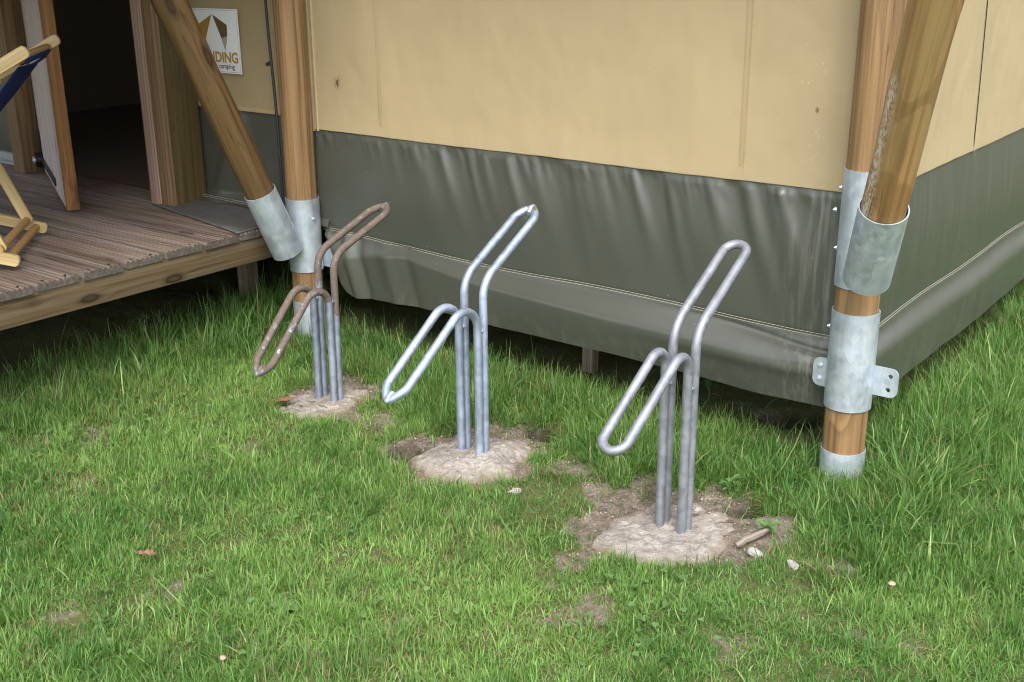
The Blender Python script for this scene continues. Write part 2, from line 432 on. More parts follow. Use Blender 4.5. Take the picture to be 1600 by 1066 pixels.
def smooth(a, b, x):
    t = np.clip((x - a) / (b - a), 0, 1); return t * t * (3 - 2 * t)
def soilmask(x, y):
    """0 lush .. 1 bare"""
    j = (fbm(x, y, 11., 3, 4) - .5) * .30
    m_ = np.zeros_like(x)
    for p in SOIL:
        sdv = poly_sd(x, y, p) + j
        m_ = np.maximum(m_, np.clip(.5 - (sdv + .042) / .08, 0, 1))
    for a, b, r in SPOTW:
        dd = np.hypot(x - a, (y - b)) - r + j * .8
        m_ = np.maximum(m_, np.clip(.5 - dd / .09, 0, 1) * .62)
    return m_
def holem(x, y, a, b, r):
    dd = np.hypot(x - a, y - b) / r * (1 + .5 * (fbm(x, y, 25., 55, 2) - .5))
    return np.exp(-dd ** 5)
def gz(x, y):
    z = (fbm(x, y, 2.2, 20) - .5) * .05 + (fbm(x, y, 9., 40, 3) - .5) * .022
    for p, up in zip(FOOT, (.012, .018, .012)):
        sdv = poly_sd(x, y, p)
        k = np.clip(1 - sdv / .12, 0, 1); z = z * (1 - k * .85)
    for a, b, r, d in HOLEW:
        z = z - d * holem(x, y, a, b, r)
    # keep it level round the posts
    for a, b in ((0, 0), (-2.28, 0)):
        k = np.exp(-((x - a) ** 2 + (y - b) ** 2) / .05); z = z * (1 - k)
    return z

# ------------------------------------------------------------------ ground
def make_ground():
    fx = np.concatenate([np.arange(-4.2, -1.9, .022), np.arange(-1.9, .3, .011), np.arange(.3, 3.2, .022)]); fy = np.concatenate([np.arange(-2.7, -1., .022), np.arange(-1., .0, .011), np.arange(0., 3.6, .022)])
    ox = np.array([.3, 1, 3, 8, 20, 60, 200, 600]); 
    xs = np.concatenate([fx[0] - ox[::-1], fx, fx[-1] + ox]); ys = np.concatenate([fy[0] - ox[::-1], fy, fy[-1] + ox])
    Xg, Yg = np.meshgrid(xs, ys, indexing='ij')
    far = (Xg < -4.3) | (Xg > 3.3) | (Yg < -2.8) | (Yg > 3.7)
    Z = np.where(far, 0, gz(Xg, Yg))
    sm = np.where(far, 0, soilmask(Xg, Yg))
    # fine crumbs on bare soil
    Z = Z + sm * (fbm(Xg, Yg, 30., 77, 3) - .5) * .018 - sm * .004
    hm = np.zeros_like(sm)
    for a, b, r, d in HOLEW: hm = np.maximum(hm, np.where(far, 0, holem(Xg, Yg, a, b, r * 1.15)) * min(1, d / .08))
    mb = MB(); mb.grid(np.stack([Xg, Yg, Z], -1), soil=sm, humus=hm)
    q = N('lawn_soil'); o = q.obj()
    s = q.attr('soil', False)
    n1 = q.noise(o, 26., 6, .65); n2 = q.noise(o, 140., 5, .7); n3 = q.noise(o, 4., 4)
    soil = q.mix(q.ramp(n1, [(.35, 0.), (.65, 1.)]), (.09, .072, .056), (.30, .25, .20))
    soil = q.mix(q.ramp(n2, [(.42, 0.), (.62, 1.)]), soil, (.125, .10, .074))
    soil = q.mix(q.ramp(q.vor(o, 120.), [(.10, 1.), (.2, 0.)]), soil, (.33, .28, .22))
    turf = q.mix(n1, (.055, .065, .025), (.085, .12, .035))
    turf = q.mix(q.ramp(n2, [(.45, 0.), (.65, 1.)]), turf, (.14, .115, .055))
    col = q.mix(q.ramp(q.math('ADD', s, q.math('MULTIPLY', q.math('SUBTRACT', n1, .5), .5)), [(.25, 0.), (.55, 1.)]), turf, soil)
    col = q.mix(q.math('MULTIPLY', q.attr('humus', False), .95), col, (.010, .008, .006))     # moist earth plus the shade of the holes, painted in near-black
    b1 = q.bump(n1, .6, .02); b2 = q.bump(n2, .8, .006, b1)
    mat = q.set(base=col, rough=.95, normal=b2, spec=.15)
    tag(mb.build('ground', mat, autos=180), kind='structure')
make_ground()

# ------------------------------------------------------------------ footings
q = N('sandy_footing'); o = q.obj()
n1 = q.noise(o, 18., 6, .62); n2 = q.noise(o, 170., 5, .72); n3 = q.noise(o, 55., 4, .6)
col = q.mix(q.ramp(n1, [(.33, 0.), (.62, 1.)]), (.20, .180, .158), (.345, .315, .28))
col = q.mix(q.ramp(n2, [(.5, 0.), (.68, 1.)]), col, (.27, .22, .17))
col = q.mix(q.math('MULTIPLY', q.ramp(q.vor(o, 75.), [(.10, 1.), (.16, 0.)]), .6), col, (.62, .57, .5))
col = q.mix(q.math('MULTIPLY', q.ramp(n3, [(.60, 0.), (.68, 1.)]), .55), col, (.13, .105, .08))
rim = q.attr('rim', False)
col = q.mix(q.ramp(q.math('ADD', rim, q.math('MULTIPLY', q.math('SUBTRACT', n1, .5), .9)), [(.5, 0.), (.95, 1.)]), col, (.21, .165, .12))
M['foot'] = q.set(base=col, rough=.95, normal=q.bump(n2, .8, .005, q.bump(n3, .7, .012)), spec=.12)
LB = ['smallest sandy footing, under the rusty rack, with a dry leaf on it',
      'sandy mound footing of the bright bluish rack',
      'wide pale sandy footing of the nearest rack with white stones beside it']
for fi, P in enumerate(FOOT):
    lo, hi = P.min(0) - .03, P.max(0) + .03
    Xf, Yf = np.meshgrid(np.arange(lo[0], hi[0], .0055), np.arange(lo[1], hi[1], .0055), indexing='ij')
    sdv = -poly_sd(Xf, Yf, P) + (fbm(Xf, Yf, 22., 64 + fi, 4) - .5) * .055
    top = (.008, .028, .008)[fi]
    Zf = smooth(-.01, .09, sdv) * top * (.8 + .7 * (fbm(Xf, Yf, 7., 70 + fi, 2) - .3)) + .010 * smooth(.0, .012, sdv) - .010
    Zf = Zf + (fbm(Xf, Yf, 11., 80 + fi, 4) - .5) * .024 + (fbm(Xf, Yf, 60., 90 + fi, 3) - .5) * .014 * smooth(0, .02, sdv)
    cr = np.abs(fbm(Xf, Yf, 9., 97 + fi, 3) - .5); Zf = Zf - .003 * np.exp(-(cr / .012) ** 2) * smooth(.01, .04, sdv)      # shallow cracks
    Zf = Zf - .05 * smooth(.004, -.012, sdv)
    idx = np.arange(Xf.size).reshape(Xf.shape)
    qd = np.stack([idx[:-1, :-1], idx[1:, :-1], idx[1:, 1:], idx[:-1, 1:]], -1).reshape(-1, 4)
    keepf = (sdv.ravel()[qd] > -.012).any(1); qd = qd[keepf]
    used = np.unique(qd); remap = np.full(Xf.size, -1); remap[used] = np.arange(len(used))
    Pv = np.stack([Xf, Yf, Zf], -1).reshape(-1, 3)[used]
    mb = MB(); mb.add(Pv, [tuple(f) for f in remap[qd].tolist()], rim=np.clip(1 - sdv.ravel()[used] / .07, 0, 1))
    o = mb.build('concrete_footing', M['foot'], autos=180)
    tag(o, LB[fi], 'footing', 'sandy footings of the bicycle racks')

# ------------------------------------------------------------------ safari tent
tent = thing('safari_tent', (-1.1, 1.8, 0), 'beige canvas tent with grey skirt, two walls and an open doorway', 'tent')
WY, RX = .07, -.01            # planes of front and right wall
ZS = .845                     # beige / grey seam
XL = -2.262
def path(s):
    """arc length along the walls from the left edge, round the right corner, to the back -> xy, outward normal"""
    r = .05; L1 = (RX - r) - XL; La = r * PI / 2
    x = np.where(s < L1, XL + s, 0.); y = np.full_like(s, WY); nx = np.zeros_like(s); ny = -np.ones_like(s)
    a = np.clip((s - L1) / La, 0, 1) * PI / 2
    arc = s >= L1
    x = np.where(arc, RX - r + r * np.sin(a), x); y = np.where(arc, WY + r - r * np.cos(a), y)
    y = y + np.where(s > L1 + La, s - L1 - La, 0)
    nx = np.where(arc, np.sin(a), nx); ny = np.where(arc, -np.cos(a), ny)
    return x, y, nx, ny
SC = (RX - XL)  # s of the corner approx
SEND = SC + 5.0
wr = np.random.default_rng(5)
RIDGE = [(wr.uniform(0.0, SC + .2), wr.uniform(.007, .016), wr.uniform(.3, .9) * wr.choice([1, 1, -1]), wr.uniform(.18, .40), wr.uniform(.08, .3)) for _ in range(150)]
# stronger long folds, given by X at the seam
for xx, wd, am, ln, ft in [(-.40, .022, 2.2, .30, .9), (-.36, .02, -1.6, .30, .9), (-.31, .03, 1.5, .42, .8), (-.62, .02, 1.2, .3, .7), (-.70, .018, -1.1, .32, .6), (-.80, .02, 1.3, .34, .8),
                           (-1.0, .02, 1.2, .34, .8), (-1.06, .02, -1., .34, .8), (-1.2, .022, 1.3, .36, .8), (-1.42, .02, 1.2, .36, .8), (-1.5, .018, -1., .3, .6), (-1.62, .025, 1.5, .4, .9), (-.9, .018, -1.2, .3, .7), (-.52, .018, 1.0, .3, .6)]:
    RIDGE.append((xx - XL, wd, am, ln, ft))
xx = -1.98
while xx < -.28:
    RIDGE.append((xx - XL, wr.uniform(.014, .022), wr.uniform(.3, 2.1), wr.uniform(.24, .42), wr.uniform(.3, 1.1)))
    xx += wr.uniform(.045, .17)
for xx, wd, am in ((-1.75, .05, 1.6), (-1.55, .04, -1.2), (-1.33, .05, 1.7), (-1.12, .035, -1.4), (-.93, .045, 1.6), (-.74, .035, -1.3), (-.57, .045, 1.7), (-.44, .03, -1.5), (-.30, .035, 1.6)):
    RIDGE.append((xx - XL, wd, am, .33, 1.25))
def wrinkle(s, z, zst):
    d = np.zeros_like(s); dz = ZS - z; H_ = ZS - zst
    for s0, wd, am, ln, ft in RIDGE:
        cs = s0 + ln * dz * (1 if s0 < SC - .02 else .1)
        wdz = wd * (1 + 1.6 * dz)
        fade = smooth(0, .03, dz) * (1 - smooth(ft * H_ * .25, ft * H_ * 1.05, dz))
        d = d + am * .0032 * np.exp(-((s - cs) / wdz) ** 2) * fade
    return d * np.where(s < SC, 1, .6)
def zstitch(s): return .418 + .008 * np.sin(s * 2.1 + .5) + .006 * np.sin(s * 5.3) + .022 * np.exp(-(s / .25) ** 2)
def zhem(s):
    f = np.interp(s, [0, .02, .05, .08, .11, .14, .18, .67, 1.12, 1.52, 1.97, SC - .02, SC + .3, SC + 1, SC + 5], [.50, .48, .40, .30, .225, .195, .182, .207, .204, .198, .186, .192, .175, .165, .16])
    return f + .003 * np.sin(s * 5) + .001 * np.sin(s * 19)
def skirt_d(s, z):
    zst = zstitch(s)
    up = z > zst
    d = wrinkle(s, z, zst)
    H_ = ZS - zst
    t = np.clip((ZS - z) / H_, 0, 1)
    d = d + .012 * np.sin(t * PI) ** 1.2 * (1 - .5 * np.exp(-((s - SC) / .12) ** 2))
    # stitch groove
    d = d - .003 * np.exp(-((z - zst) / .007) ** 2)
    # lower billow
    tb = np.clip((zst - z) / np.maximum(zst - zhem(s), .05), 0, 1.2)
    B = np.interp(s, [0, .15, .45, .9, 1.4, 1.9, SC - .06, SC + .1, SC + .5, SC + 1.5, SC + 5], [.012, .022, .018, .038, .050, .052, .034, .026, .026, .026, .024])
    pk = np.interp(s, [0, .45, .9, 1.4, 2.0, SC, SC + .6], [.5, .20, .34, .44, .40, .36, .40])
    bump_ = np.where(tb < pk, smooth(.12, 1, tb / pk) , 1 - .62 * ((tb - pk) / (1.05 - pk)).clip(0, 1) ** 1.3)
    d = d + np.where(up, 0, B * bump_)
    # crease running off the stitch on the right
    cz = zst - .018 - .03 * smooth(SC - .5, SC - .05, s)
    d = d - np.where(up, 0, .010 * smooth(SC - .75, SC - .1, s) * np.exp(-((z - cz) / .010) ** 2) * (s < SC + .02))
    d = d + np.where(up, 0, .007 * smooth(SC - .9, SC - .2, s) * np.exp(-((z - (zst - .11)) / .022) ** 2) * (s < SC))
    # vertical soft folds at the left end
    lf = (1 - smooth(.45, .8, s)) * np.where(up, .25, 1) * smooth(0, .06, zst - z + .04)
    for s0, am, wd in ((.15, .014, .026), (.21, -.010, .022), (.36, .012, .04), (.47, -.007, .03)):
        d = d + am * lf * np.exp(-((s - s0 - .25 * (zst - z)) / wd) ** 2)
    # gentle large scale waviness
    d = d + np.where(up, .3, 1) * .005 * (fbm(s * 1.0, z * 1.0, 2.5, 8, 2) - .5) * 2
    return d
sg = np.concatenate([np.arange(0, SC + .15, .006), np.arange(SC + .15, SEND, .02)])
tg = np.linspace(0, 1, 150)
S2, T2 = np.meshgrid(sg, tg, indexing='ij')
Zh = zhem(S2); Z2 = ZS + (Zh - ZS) * T2
x, y, nx, ny = path(S2); dd = skirt_d(S2, Z2)
# cut away corner at the lower left
P = np.stack([x + nx * dd, y + ny * dd, Z2], -1)
dust = np.exp(-((S2 - (SC - .12)) / .10) ** 2) + .22 * (S2 > SC) + .02
splash = smooth(.36, .2, Z2) 
mb = MB(); mb.grid(P[:, ::-1], dust=dust[:, ::-1], splash=splash[:, ::-1])
skirt = mb.build('skirt', M['pvc'], tent, autos=180)
# twin stitching along the skirt
mb = MB()
for off in (.004, -.004):
    ss = np.arange(.02, SC + 3.5, .012)
    zz = zstitch(ss) + off
    x, y, nx, ny = path(ss); d = skirt_d(ss, zz) + .0008
    mb.tube(np.stack([x + nx * d, y + ny * d, zz], -1), .0009, 6)
mb.build('skirt_stitching', M['thread'], tent)
# hem line on skirt (faint weld)
# upper canvas
def canvas_d(s, z):
    return .004 * (fbm(s, z, 1.3, 50, 3) - .5) + .003 * np.exp(-((z - ZS) / .05) ** 2)
sg2 = np.concatenate([np.arange(0, SC + .2, .03), np.arange(SC + .2, SEND + .02, .1)])
zg = np.concatenate([np.arange(ZS - .002, 1.5, .03), np.linspace(1.5, 2.3, 8)])
S2, Z2 = np.meshgrid(sg2, zg, indexing='ij')
x, y, nx, ny = path(S2); d = canvas_d(S2, Z2) + .003
mb = MB(); mb.grid(np.stack([x + nx * d, y + ny * d, Z2], -1))
mb.build('wall_canvas', M['canvas'], tent, autos=180)
# seam tape: folded beige edge over the top of the skirt
mb = MB()
ss = np.arange(0, SEND, .015); zs_ = np.array([.010, .009, -.003, -.0045, -.004])
dz_ = np.array([.0032, .0045, .0055, .0045, -.001])
SS, K = np.meshgrid(ss, np.arange(5), indexing='ij')
wob = .0012 * np.sin(SS * 7) + .0005 * np.sin(SS * 41)
x, y, nx, ny = path(SS); zz = ZS + zs_[K] + wob; d = dz_[K]
mb.grid(np.stack([x + nx * d, y + ny * d, zz], -1)[:, ::-1])
mb.build('seam_tape', M['tape'], tent, autos=60)
# vertical flat-felled seams on the front canvas: ridge and stitches
for xx, dash in ((-1.895, True), (-.415, True)):
    mb = MB()
    mb.box((xx, WY - .0042, (ZS + 2.3) / 2 + .01), X3, Y3, Z3, (.016, .0012, 2.3 - ZS), .0006)
    mb.build('vertical_seam', M['canvas'], tent)
    mb = MB()
    for zc in np.arange(ZS + .02, 1.6, .010):
        for k in (-.005, .005):
            mb.box((xx + k, WY - .0050, zc), X3, Y3, Z3, (.0007, .0005, .0040), 0)
    mb.build('seam_stitching', M['threadd'], tent, smooth=False)
mb = MB()
mb.tube([(-.406, WY - .0055, ZS + .01), (-.4065, WY - .0055, 1.1), (-.4075, WY - .0055, 2.2)], .0009, 6)
mb.build('seam_piping', M['threadd'], tent)  # thin brown piping along the right seam
# dark zip line on the right wall
mb = MB()
zz = np.linspace(ZS + .012, 2.2, 20)
mb.tube(np.stack([np.full(20, RX + .006), .99 - (zz - ZS) * .085 + .003 * np.sin(zz * 8), zz], -1), .0016, 6)
mb.build('zip', M['black'], tent)
mb = MB()
mb.tube([(RX + .008, .99, ZS + .015), (RX + .012, .992, ZS - .01), (RX + .011, 1.0, ZS - .025)], .0008, 6)
mb.build('loose_thread', M['thread'], tent)
# edge piping next to left post
mb = MB()
for k, rr in ((-2.258, .0075), (-2.234, .0055)):
    mb.tube([(k, WY - .004, ZS - .01), (k + .002, WY - .004, 1.2), (k, WY - .004, 2.2)], rr, 10)
mb.build('edge_piping', M['canvas'], tent)
mb = MB(); mb.tube([(-2.264, WY - .002, .47), (-2.262, WY - .006, .6), (-2.262, WY - .004, ZS - .012)], .006, 8)
mb.build('skirt_edge_rope', M['black'], tent)
# porch side wall beside the door (right of the door post, and beyond the door)
DY = .085; ZD = .885
for (xa, xb, nm) in ((-3.02, -2.20, 'right'), (-6.2, -4.33, 'left')):
    xs = np.arange(xa, xb + .001, .01); zs2 = np.linspace(.455, ZD, 60)
    XX, ZZ = np.meshgrid(xs, zs2, indexing='ij')
    k = np.clip((ZZ - .46) / .05, 0, 1)
    dd = .014 * np.exp(-((XX + 2.85 - .5 * (ZZ - .6)) / .05) ** 2) + .010 * np.exp(-((XX + 2.65 + .3 * (ZZ - .6)) / .04) ** 2) + .006 * (fbm(XX, ZZ, 5., 61, 3) - .5)
    dd = dd * smooth(ZD, ZD - .12, ZZ) + .03 * smooth(.53, .455, ZZ)
    mb = MB(); mb.grid(np.stack([XX, DY - dd, ZZ], -1)[:, ::-1][:, ::-1], dust=.15 * np.ones_like(XX), splash=0 * XX)
    mb.build('porch_skirt', M['pvc'], tent, autos=180)
    xs = np.arange(xa, xb + .001, .03); zs2 = np.concatenate([np.arange(ZD - .006, 1.5, .03), np.linspace(1.5, 2.3, 5)])
    XX, ZZ = np.meshgrid(xs, zs2, indexing='ij')
    dd = .004 + .012 * (fbm(XX, ZZ, 3., 66, 3) - .5) * np.clip((XX - xa) * 6, 0, 1) * np.clip((xb - XX) * 6, 0, 1)
    mb = MB(); mb.grid(np.stack([XX, DY - dd, ZZ], -1))
    mb.build('porch_canvas', M['canvas'], tent, autos=180)
    mb = MB(); mb.box(((xa + xb) / 2, DY - .007, ZD + .001), X3, Y3, Z3, (xb - xa, .004, .016), .0015)
    mb.build('porch_seam_tape', M['tape'], tent)
    mb = MB()
    for off in (0, .008):
        mb.tube([(xa + .01, DY - .034, .492 + off), (xb - .12, DY - .034, .487 + off)], .0011, 6)
    mb.build('skirt_stitching', M['thread'], tent)
# hanging grey corner below the deck at the left post
mb = MB()
a_ = np.array([(-2.44, .05, .40), (-2.33, .05, .40)]); b_ = np.array([(-2.445, .03, .30), (-2.315, .035, .255)])
tt = np.linspace(0, 1, 8)
P = np.array([[(a_[0] * (1 - i) + a_[1] * i) * (1 - j) + (b_[0] * (1 - i) + b_[1] * i) * j for j in tt] for i in tt])
mb.grid(P, dust=.3 * np.ones(64), splash=np.zeros(64)); mb.build('skirt_corner', M['pvc'], tent, solid=.002)
# floor platform, back and side walls, roof (they keep the inside dark)
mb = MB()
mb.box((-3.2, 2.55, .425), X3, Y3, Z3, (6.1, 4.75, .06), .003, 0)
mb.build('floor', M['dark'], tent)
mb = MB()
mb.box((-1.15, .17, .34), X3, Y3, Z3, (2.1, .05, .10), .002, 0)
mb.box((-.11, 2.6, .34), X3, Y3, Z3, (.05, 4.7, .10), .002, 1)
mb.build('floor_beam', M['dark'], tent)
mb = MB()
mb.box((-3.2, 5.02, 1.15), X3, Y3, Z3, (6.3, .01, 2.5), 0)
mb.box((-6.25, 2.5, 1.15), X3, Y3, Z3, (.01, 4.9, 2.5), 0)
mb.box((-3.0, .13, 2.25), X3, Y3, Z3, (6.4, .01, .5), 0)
mb.build('dark_walls', M['dark'], tent)  # back and side walls given a dark colour to blacken the doorway
mb = MB()
def slab(x0, x1, y0, z0, y1, z1, t=.006):
    V = [(x0, y0, z0), (x1, y0, z0), (x1, y1, z1), (x0, y1, z1)]
    V += [(a, b, c + t) for a, b, c in V]
    mb.add(V, [(3, 2, 1, 0), (4, 5, 6, 7), (0, 1, 5, 4), (1, 2, 6, 5), (2, 3, 7, 6), (3, 0, 4, 7)])
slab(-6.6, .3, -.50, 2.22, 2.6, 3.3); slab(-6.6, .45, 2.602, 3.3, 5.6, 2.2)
slab(-6.6, -1.75, -3.4, 1.70, -.502, 2.21)  # unseen porch roof, stretched out and lowered to darken the left side
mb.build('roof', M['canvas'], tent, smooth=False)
for xx, yy, ww in ((-4.55, .95, .09), (-3.75, 1.5, .10), (-4.9, 2.1, .5)):
    mb = MB(); mb.box((xx, yy, 1.4), X3, Y3, Z3, (ww, .06, 1.88), .003); mb.build('inner_board', M['jamb'], tent)
# floor stake visible below the hem
mb = MB(); mb.box((-1.115, .33, .17), X3, Y3, Z3, (.045, .045, .44), .003)
mb.build('floor_leg', M['stake'], tent)

# sign patch
sg_ = MB(); SX0, SX1, SZ0, SZ1 = -3.0, -2.665, 1.028, 1.285
SYp = DY - .016
sg_.box(((SX0 + SX1) / 2, SYp, (SZ0 + SZ1) / 2), X3, Y3, Z3, (SX1 - SX0, .003, SZ1 - SZ0), .001)
sign = sg_.build('sign_patch', M['white'], tent)
tag(sign, 'white sewn-on sign patch with gold lettering')
bpy.context.view_layer.update()
def flatpoly(name, pts, mat, y):
    mb = MB(); n = len(pts)
    V = [(a, y, b) for a, b in pts] + [(a, y + .0012, b) for a, b in pts]
    mb.add(V, [tuple(range(n - 1, -1, -1)), tuple(range(n, 2 * n))] + [(i, (i + 1) % n, n + (i + 1) % n, n + i) for i in range(n)])
    me_o = mb.build(name, mat, None, smooth=False)
    me_o.parent = sign; me_o.matrix_parent_inverse = sign.matrix_world.inverted()
    return me_o
yl = SYp - .0022
flatpoly('logo_facet', [(-2.822, 1.262), (-2.735, 1.222), (-2.738, 1.178), (-2.775, 1.168)], M['brownp'], yl)
flatpoly('logo_facet', [(-2.7752, 1.1675), (-2.7382, 1.1775), (-2.745, 1.15), (-2.757, 1.118)], M['greyp'], yl)
flatpoly('logo_facet', [(-2.826, 1.262), (-2.913, 1.222), (-2.910, 1.175), (-2.875, 1.165)], M['gold'], yl)
flatpoly('logo_facet', [(-2.8752, 1.1645), (-2.9102, 1.1745), (-2.902, 1.14), (-2.891, 1.118)], M['greyp'], yl)
mb = MB()
for a, b in (((SX0 + .006, SZ0 + .006), (SX1 - .006, SZ0 + .006)), ((SX0 + .006, SZ1 - .006), (SX1 - .006, SZ1 - .006)), ((SX1 - .006, SZ0 + .006), (SX1 - .006, SZ1 - .006)), ((SX0 + .006, SZ0 + .006), (SX0 + .006, SZ1 - .006))):
    mb.tube([(a[0], SYp - .0015, a[1]), (b[0], SYp - .0015, b[1])], .0007, 5)
st_ = mb.build('stitching', M['greyp'], None); st_.parent = sign; st_.matrix_parent_inverse = sign.matrix_world.inverted()
def text(s, x1, z, size, mat, wt=.0, name='lettering'):
    cu = D.curves.new('t', 'FONT'); cu.body = s; cu.size = size; cu.align_x = 'RIGHT'; cu.extrude = .0005; cu.offset = wt
    ob = D.objects.new('t', cu); COL.objects.link(ob)
    bpy.context.view_layer.update()
    me = D.meshes.new_from_object(ob.evaluated_get(bpy.context.evaluated_depsgraph_get()))
    D.objects.remove(ob); me.materials.clear(); me.materials.append(mat)
    o = D.objects.new(name, me); COL.objects.link(o)
    mw = Matrix.Translation((x1, yl, z)) @ Matrix.Rotation(PI / 2, 4, 'X')
    o.parent = sign; o.matrix_parent_inverse = sign.matrix_world.inverted(); o.matrix_basis = mw
text('NDING', -2.679, 1.073, .058, M['gold2'], .0016)
text('camping', -2.706, 1.047, .030, M['ink'], 0)

# ------------------------------------------------------------------ posts
def sleeve(mb, P0, P1, r, t=.004, seg=40, wob=0.):
    P0 = np.array(P0, float); P1 = np.array(P1, float); T = P1 - P0; L = np.linalg.norm(T); T /= L
    a = np.cross(T, X3); a /= np.linalg.norm(a); b = np.cross(T, a)
    ang = np.linspace(0, 2 * PI, seg, endpoint=False)
    rings = [(0, r - t), (0, r), (.33 * L, r), (.66 * L, r), (L, r), (L, r - t), (.5 * L, r - t), (0, r - t)]
    V = []; G = []
    off = RNG.random(3) * 9
    for h, q_ in rings:
        V.append(P0 + T * h + q_ * (np.cos(ang)[:, None] * a + np.sin(ang)[:, None] * b))
        G.append(np.stack([q_ * np.cos(ang), q_ * np.sin(ang), np.full(seg, h)], 1) + off)
    Fc = []
    for i in range(len(rings) - 1):
        for k in range(seg):
            k2 = (k + 1) % seg; Fc.append((i * seg + k, i * seg + k2, (i + 1) * seg + k2, (i + 1) * seg + k))
    mb.add(np.concatenate(V), [f[::-1] for f in Fc], np.concatenate(G))
def log(mb, P0, P1, r, seg=48, wob=.0015, taper=0., scar=None):
    P0 = np.array(P0, float); P1 = np.array(P1, float); T = P1 - P0; L = np.linalg.norm(T); T /= L
    a = np.cross(T, X3); a /= np.linalg.norm(a); b = np.cross(T, a); n = int(L / .02) + 2
    ang = np.linspace(0, 2 * PI, seg, endpoint=False); off = RNG.random() * 9
    h = np.linspace(0, L, n); A2, H2 = np.meshgrid(ang, h, indexing='xy')
    sd_ = int(RNG.integers(1000))
    # periodic noise round the log
    rr = r * (1 + taper * H2 / L) + wob * 2 * (fbm(np.cos(A2) * 1.2 + 5, H2 * 3 + np.sin(A2) * 1.2 + 5, 1.5, sd_, 3) - .5) * 2
    V = P0 + H2[..., None] * T + rr[..., None] * (np.cos(A2)[..., None] * a + np.sin(A2)[..., None] * b)
    G = np.stack([rr * np.cos(A2), rr * np.sin(A2), H2 + off], -1)
    sc_ = np.zeros(A2.shape)
    if scar is not None:
        a0, h0, h1, wd = scar
        da = np.angle(np.exp(1j * (A2 - a0)))
        sc_ = np.exp(-((da + .25 * (H2 - h0)) / wd) ** 2) * smooth(h0 - .05, h0, H2) * (1 - smooth(h1 - .06, h1, H2))
    idx = np.arange(n * seg).reshape(n, seg); Fc = []
    q = np.stack([idx[:-1], np.roll(idx, -1, 1)[:-1], np.roll(idx, -1, 1)[1:], idx[1:]], -1).reshape(-1, 4)
    Fc = [tuple(f[::-1]) for f in q.tolist()] + [tuple(idx[0].tolist()), tuple(idx[-1][::-1].tolist())]
    mb.add(V.reshape(-1, 3), Fc, G.reshape(-1, 3), 0, scar=sc_.reshape(-1))
def bolt(mb, c, d, r=.0055, L=.0045):
    c = np.array(c, float); d = np.array(d, float); d /= np.linalg.norm(d)
    mb.tube([c, c + d * .0025], r * 1.35, 16); mb.tube([c + d * .0025, c + d * L], r, 6); mb.tube([c + d * L, c + d * (L + .004)], r * .55, 8)
def tab(mb, c, along, nrm, w_, h_, t=.005, holes=()):
    """steel tab: rounded plate with through holes, centre c, 'along' = horizontal direction of the free end"""
    along = np.array(along, float); nrm = np.array(nrm, float)
    r = .022; pts = [(-w_ / 2, -h_ / 2)]
    for cx, cz, a0 in ((w_ / 2 - r, -h_ / 2 + r, -PI / 2), (w_ / 2 - r, h_ / 2 - r, 0)):
        for k in range(7): pts.append((cx + r * math.cos(a0 + k * PI / 12), cz + r * math.sin(a0 + k * PI / 12)))
    pts.append((-w_ / 2, h_ / 2))
    bm = bmesh.new()
    def loop(p): 
        vs = [bm.verts.new((a, 0, b)) for a, b in p]; return [bm.edges.new((vs[i], vs[(i + 1) % len(vs)])) for i in range(len(vs))]
    es = loop(pts)
    for hx, hz in holes: es += loop([(hx + .007 * math.cos(k * PI / 7), hz + .007 * math.sin(k * PI / 7)) for k in range(14)])
    bmesh.ops.triangle_fill(bm, edges=es, use_beauty=True)
    ext = bmesh.ops.extrude_face_region(bm, geom=bm.faces[:])
    bmesh.ops.translate(bm, vec=(0, t, 0), verts=[g for g in ext['geom'] if isinstance(g, bmesh.types.BMVert)])
    bmesh.ops.recalc_face_normals(bm, faces=bm.faces); bm.verts.index_update()
    L = np.array([v.co[:] for v in bm.verts]); Fc = [tuple(v.index for v in f.verts) for f in bm.faces]; bm.free()
    V = np.array(c) + L[:, :1] * along + L[:, 1:2] * nrm + L[:, 2:3] * Z3
    mb.add(V, Fc, L + RNG.random(3) * 5)

PR = .0612; CR = .0672
BR_A = np.array([.056, -.122, .6]); BR_D = np.array([.30, -.50, 1.])
BL_A = np.array([-2.244 - .053 * .204, -.130 - .418 * .204, .6]); BL_D = np.array([-.053, -.418, 1.])
def post(loc, lab, cols, brA, brD, bz, shoe, tabs, bolts):
    t = thing('timber_post', loc, lab, 'post', 'round timber posts of the tent frame')
    mb = MB(); log(mb, (loc[0], loc[1], -.2), (loc[0], loc[1], 2.4), PR, wob=.001); mb.build('pole', M['pole'], t, autos=180)
    for z0, z1 in cols:
        mb = MB(); sleeve(mb, (loc[0], loc[1], z0), (loc[0], loc[1], z1), CR); mb.build('steel_collar', M['galv'], t)
    mb = MB(); sleeve(mb, (loc[0], loc[1], -.15), (loc[0], loc[1], shoe), PR + .004, .003); mb.build('post_shoe', M['galv'], t)
    p0 = brA + brD * (bz[0] - brA[2]); p1 = brA + brD * (bz[1] - brA[2])
    mb = MB(); sleeve(mb, p0, p1, .0625, .0035); mb.build('brace_socket', M['galv'], t)
    for c, al, nr, w_, h_, hs in tabs:
        mb = MB(); tab(mb, c, al, nr, w_, h_, holes=hs); mb.build('bracket_tab', M['galv'], t)
    for c, d in bolts:
        mb = MB(); bolt(mb, c, d); mb.build('bolt', M['galv'], t)
    return t
e45 = np.array([-.97, -.2, 0])
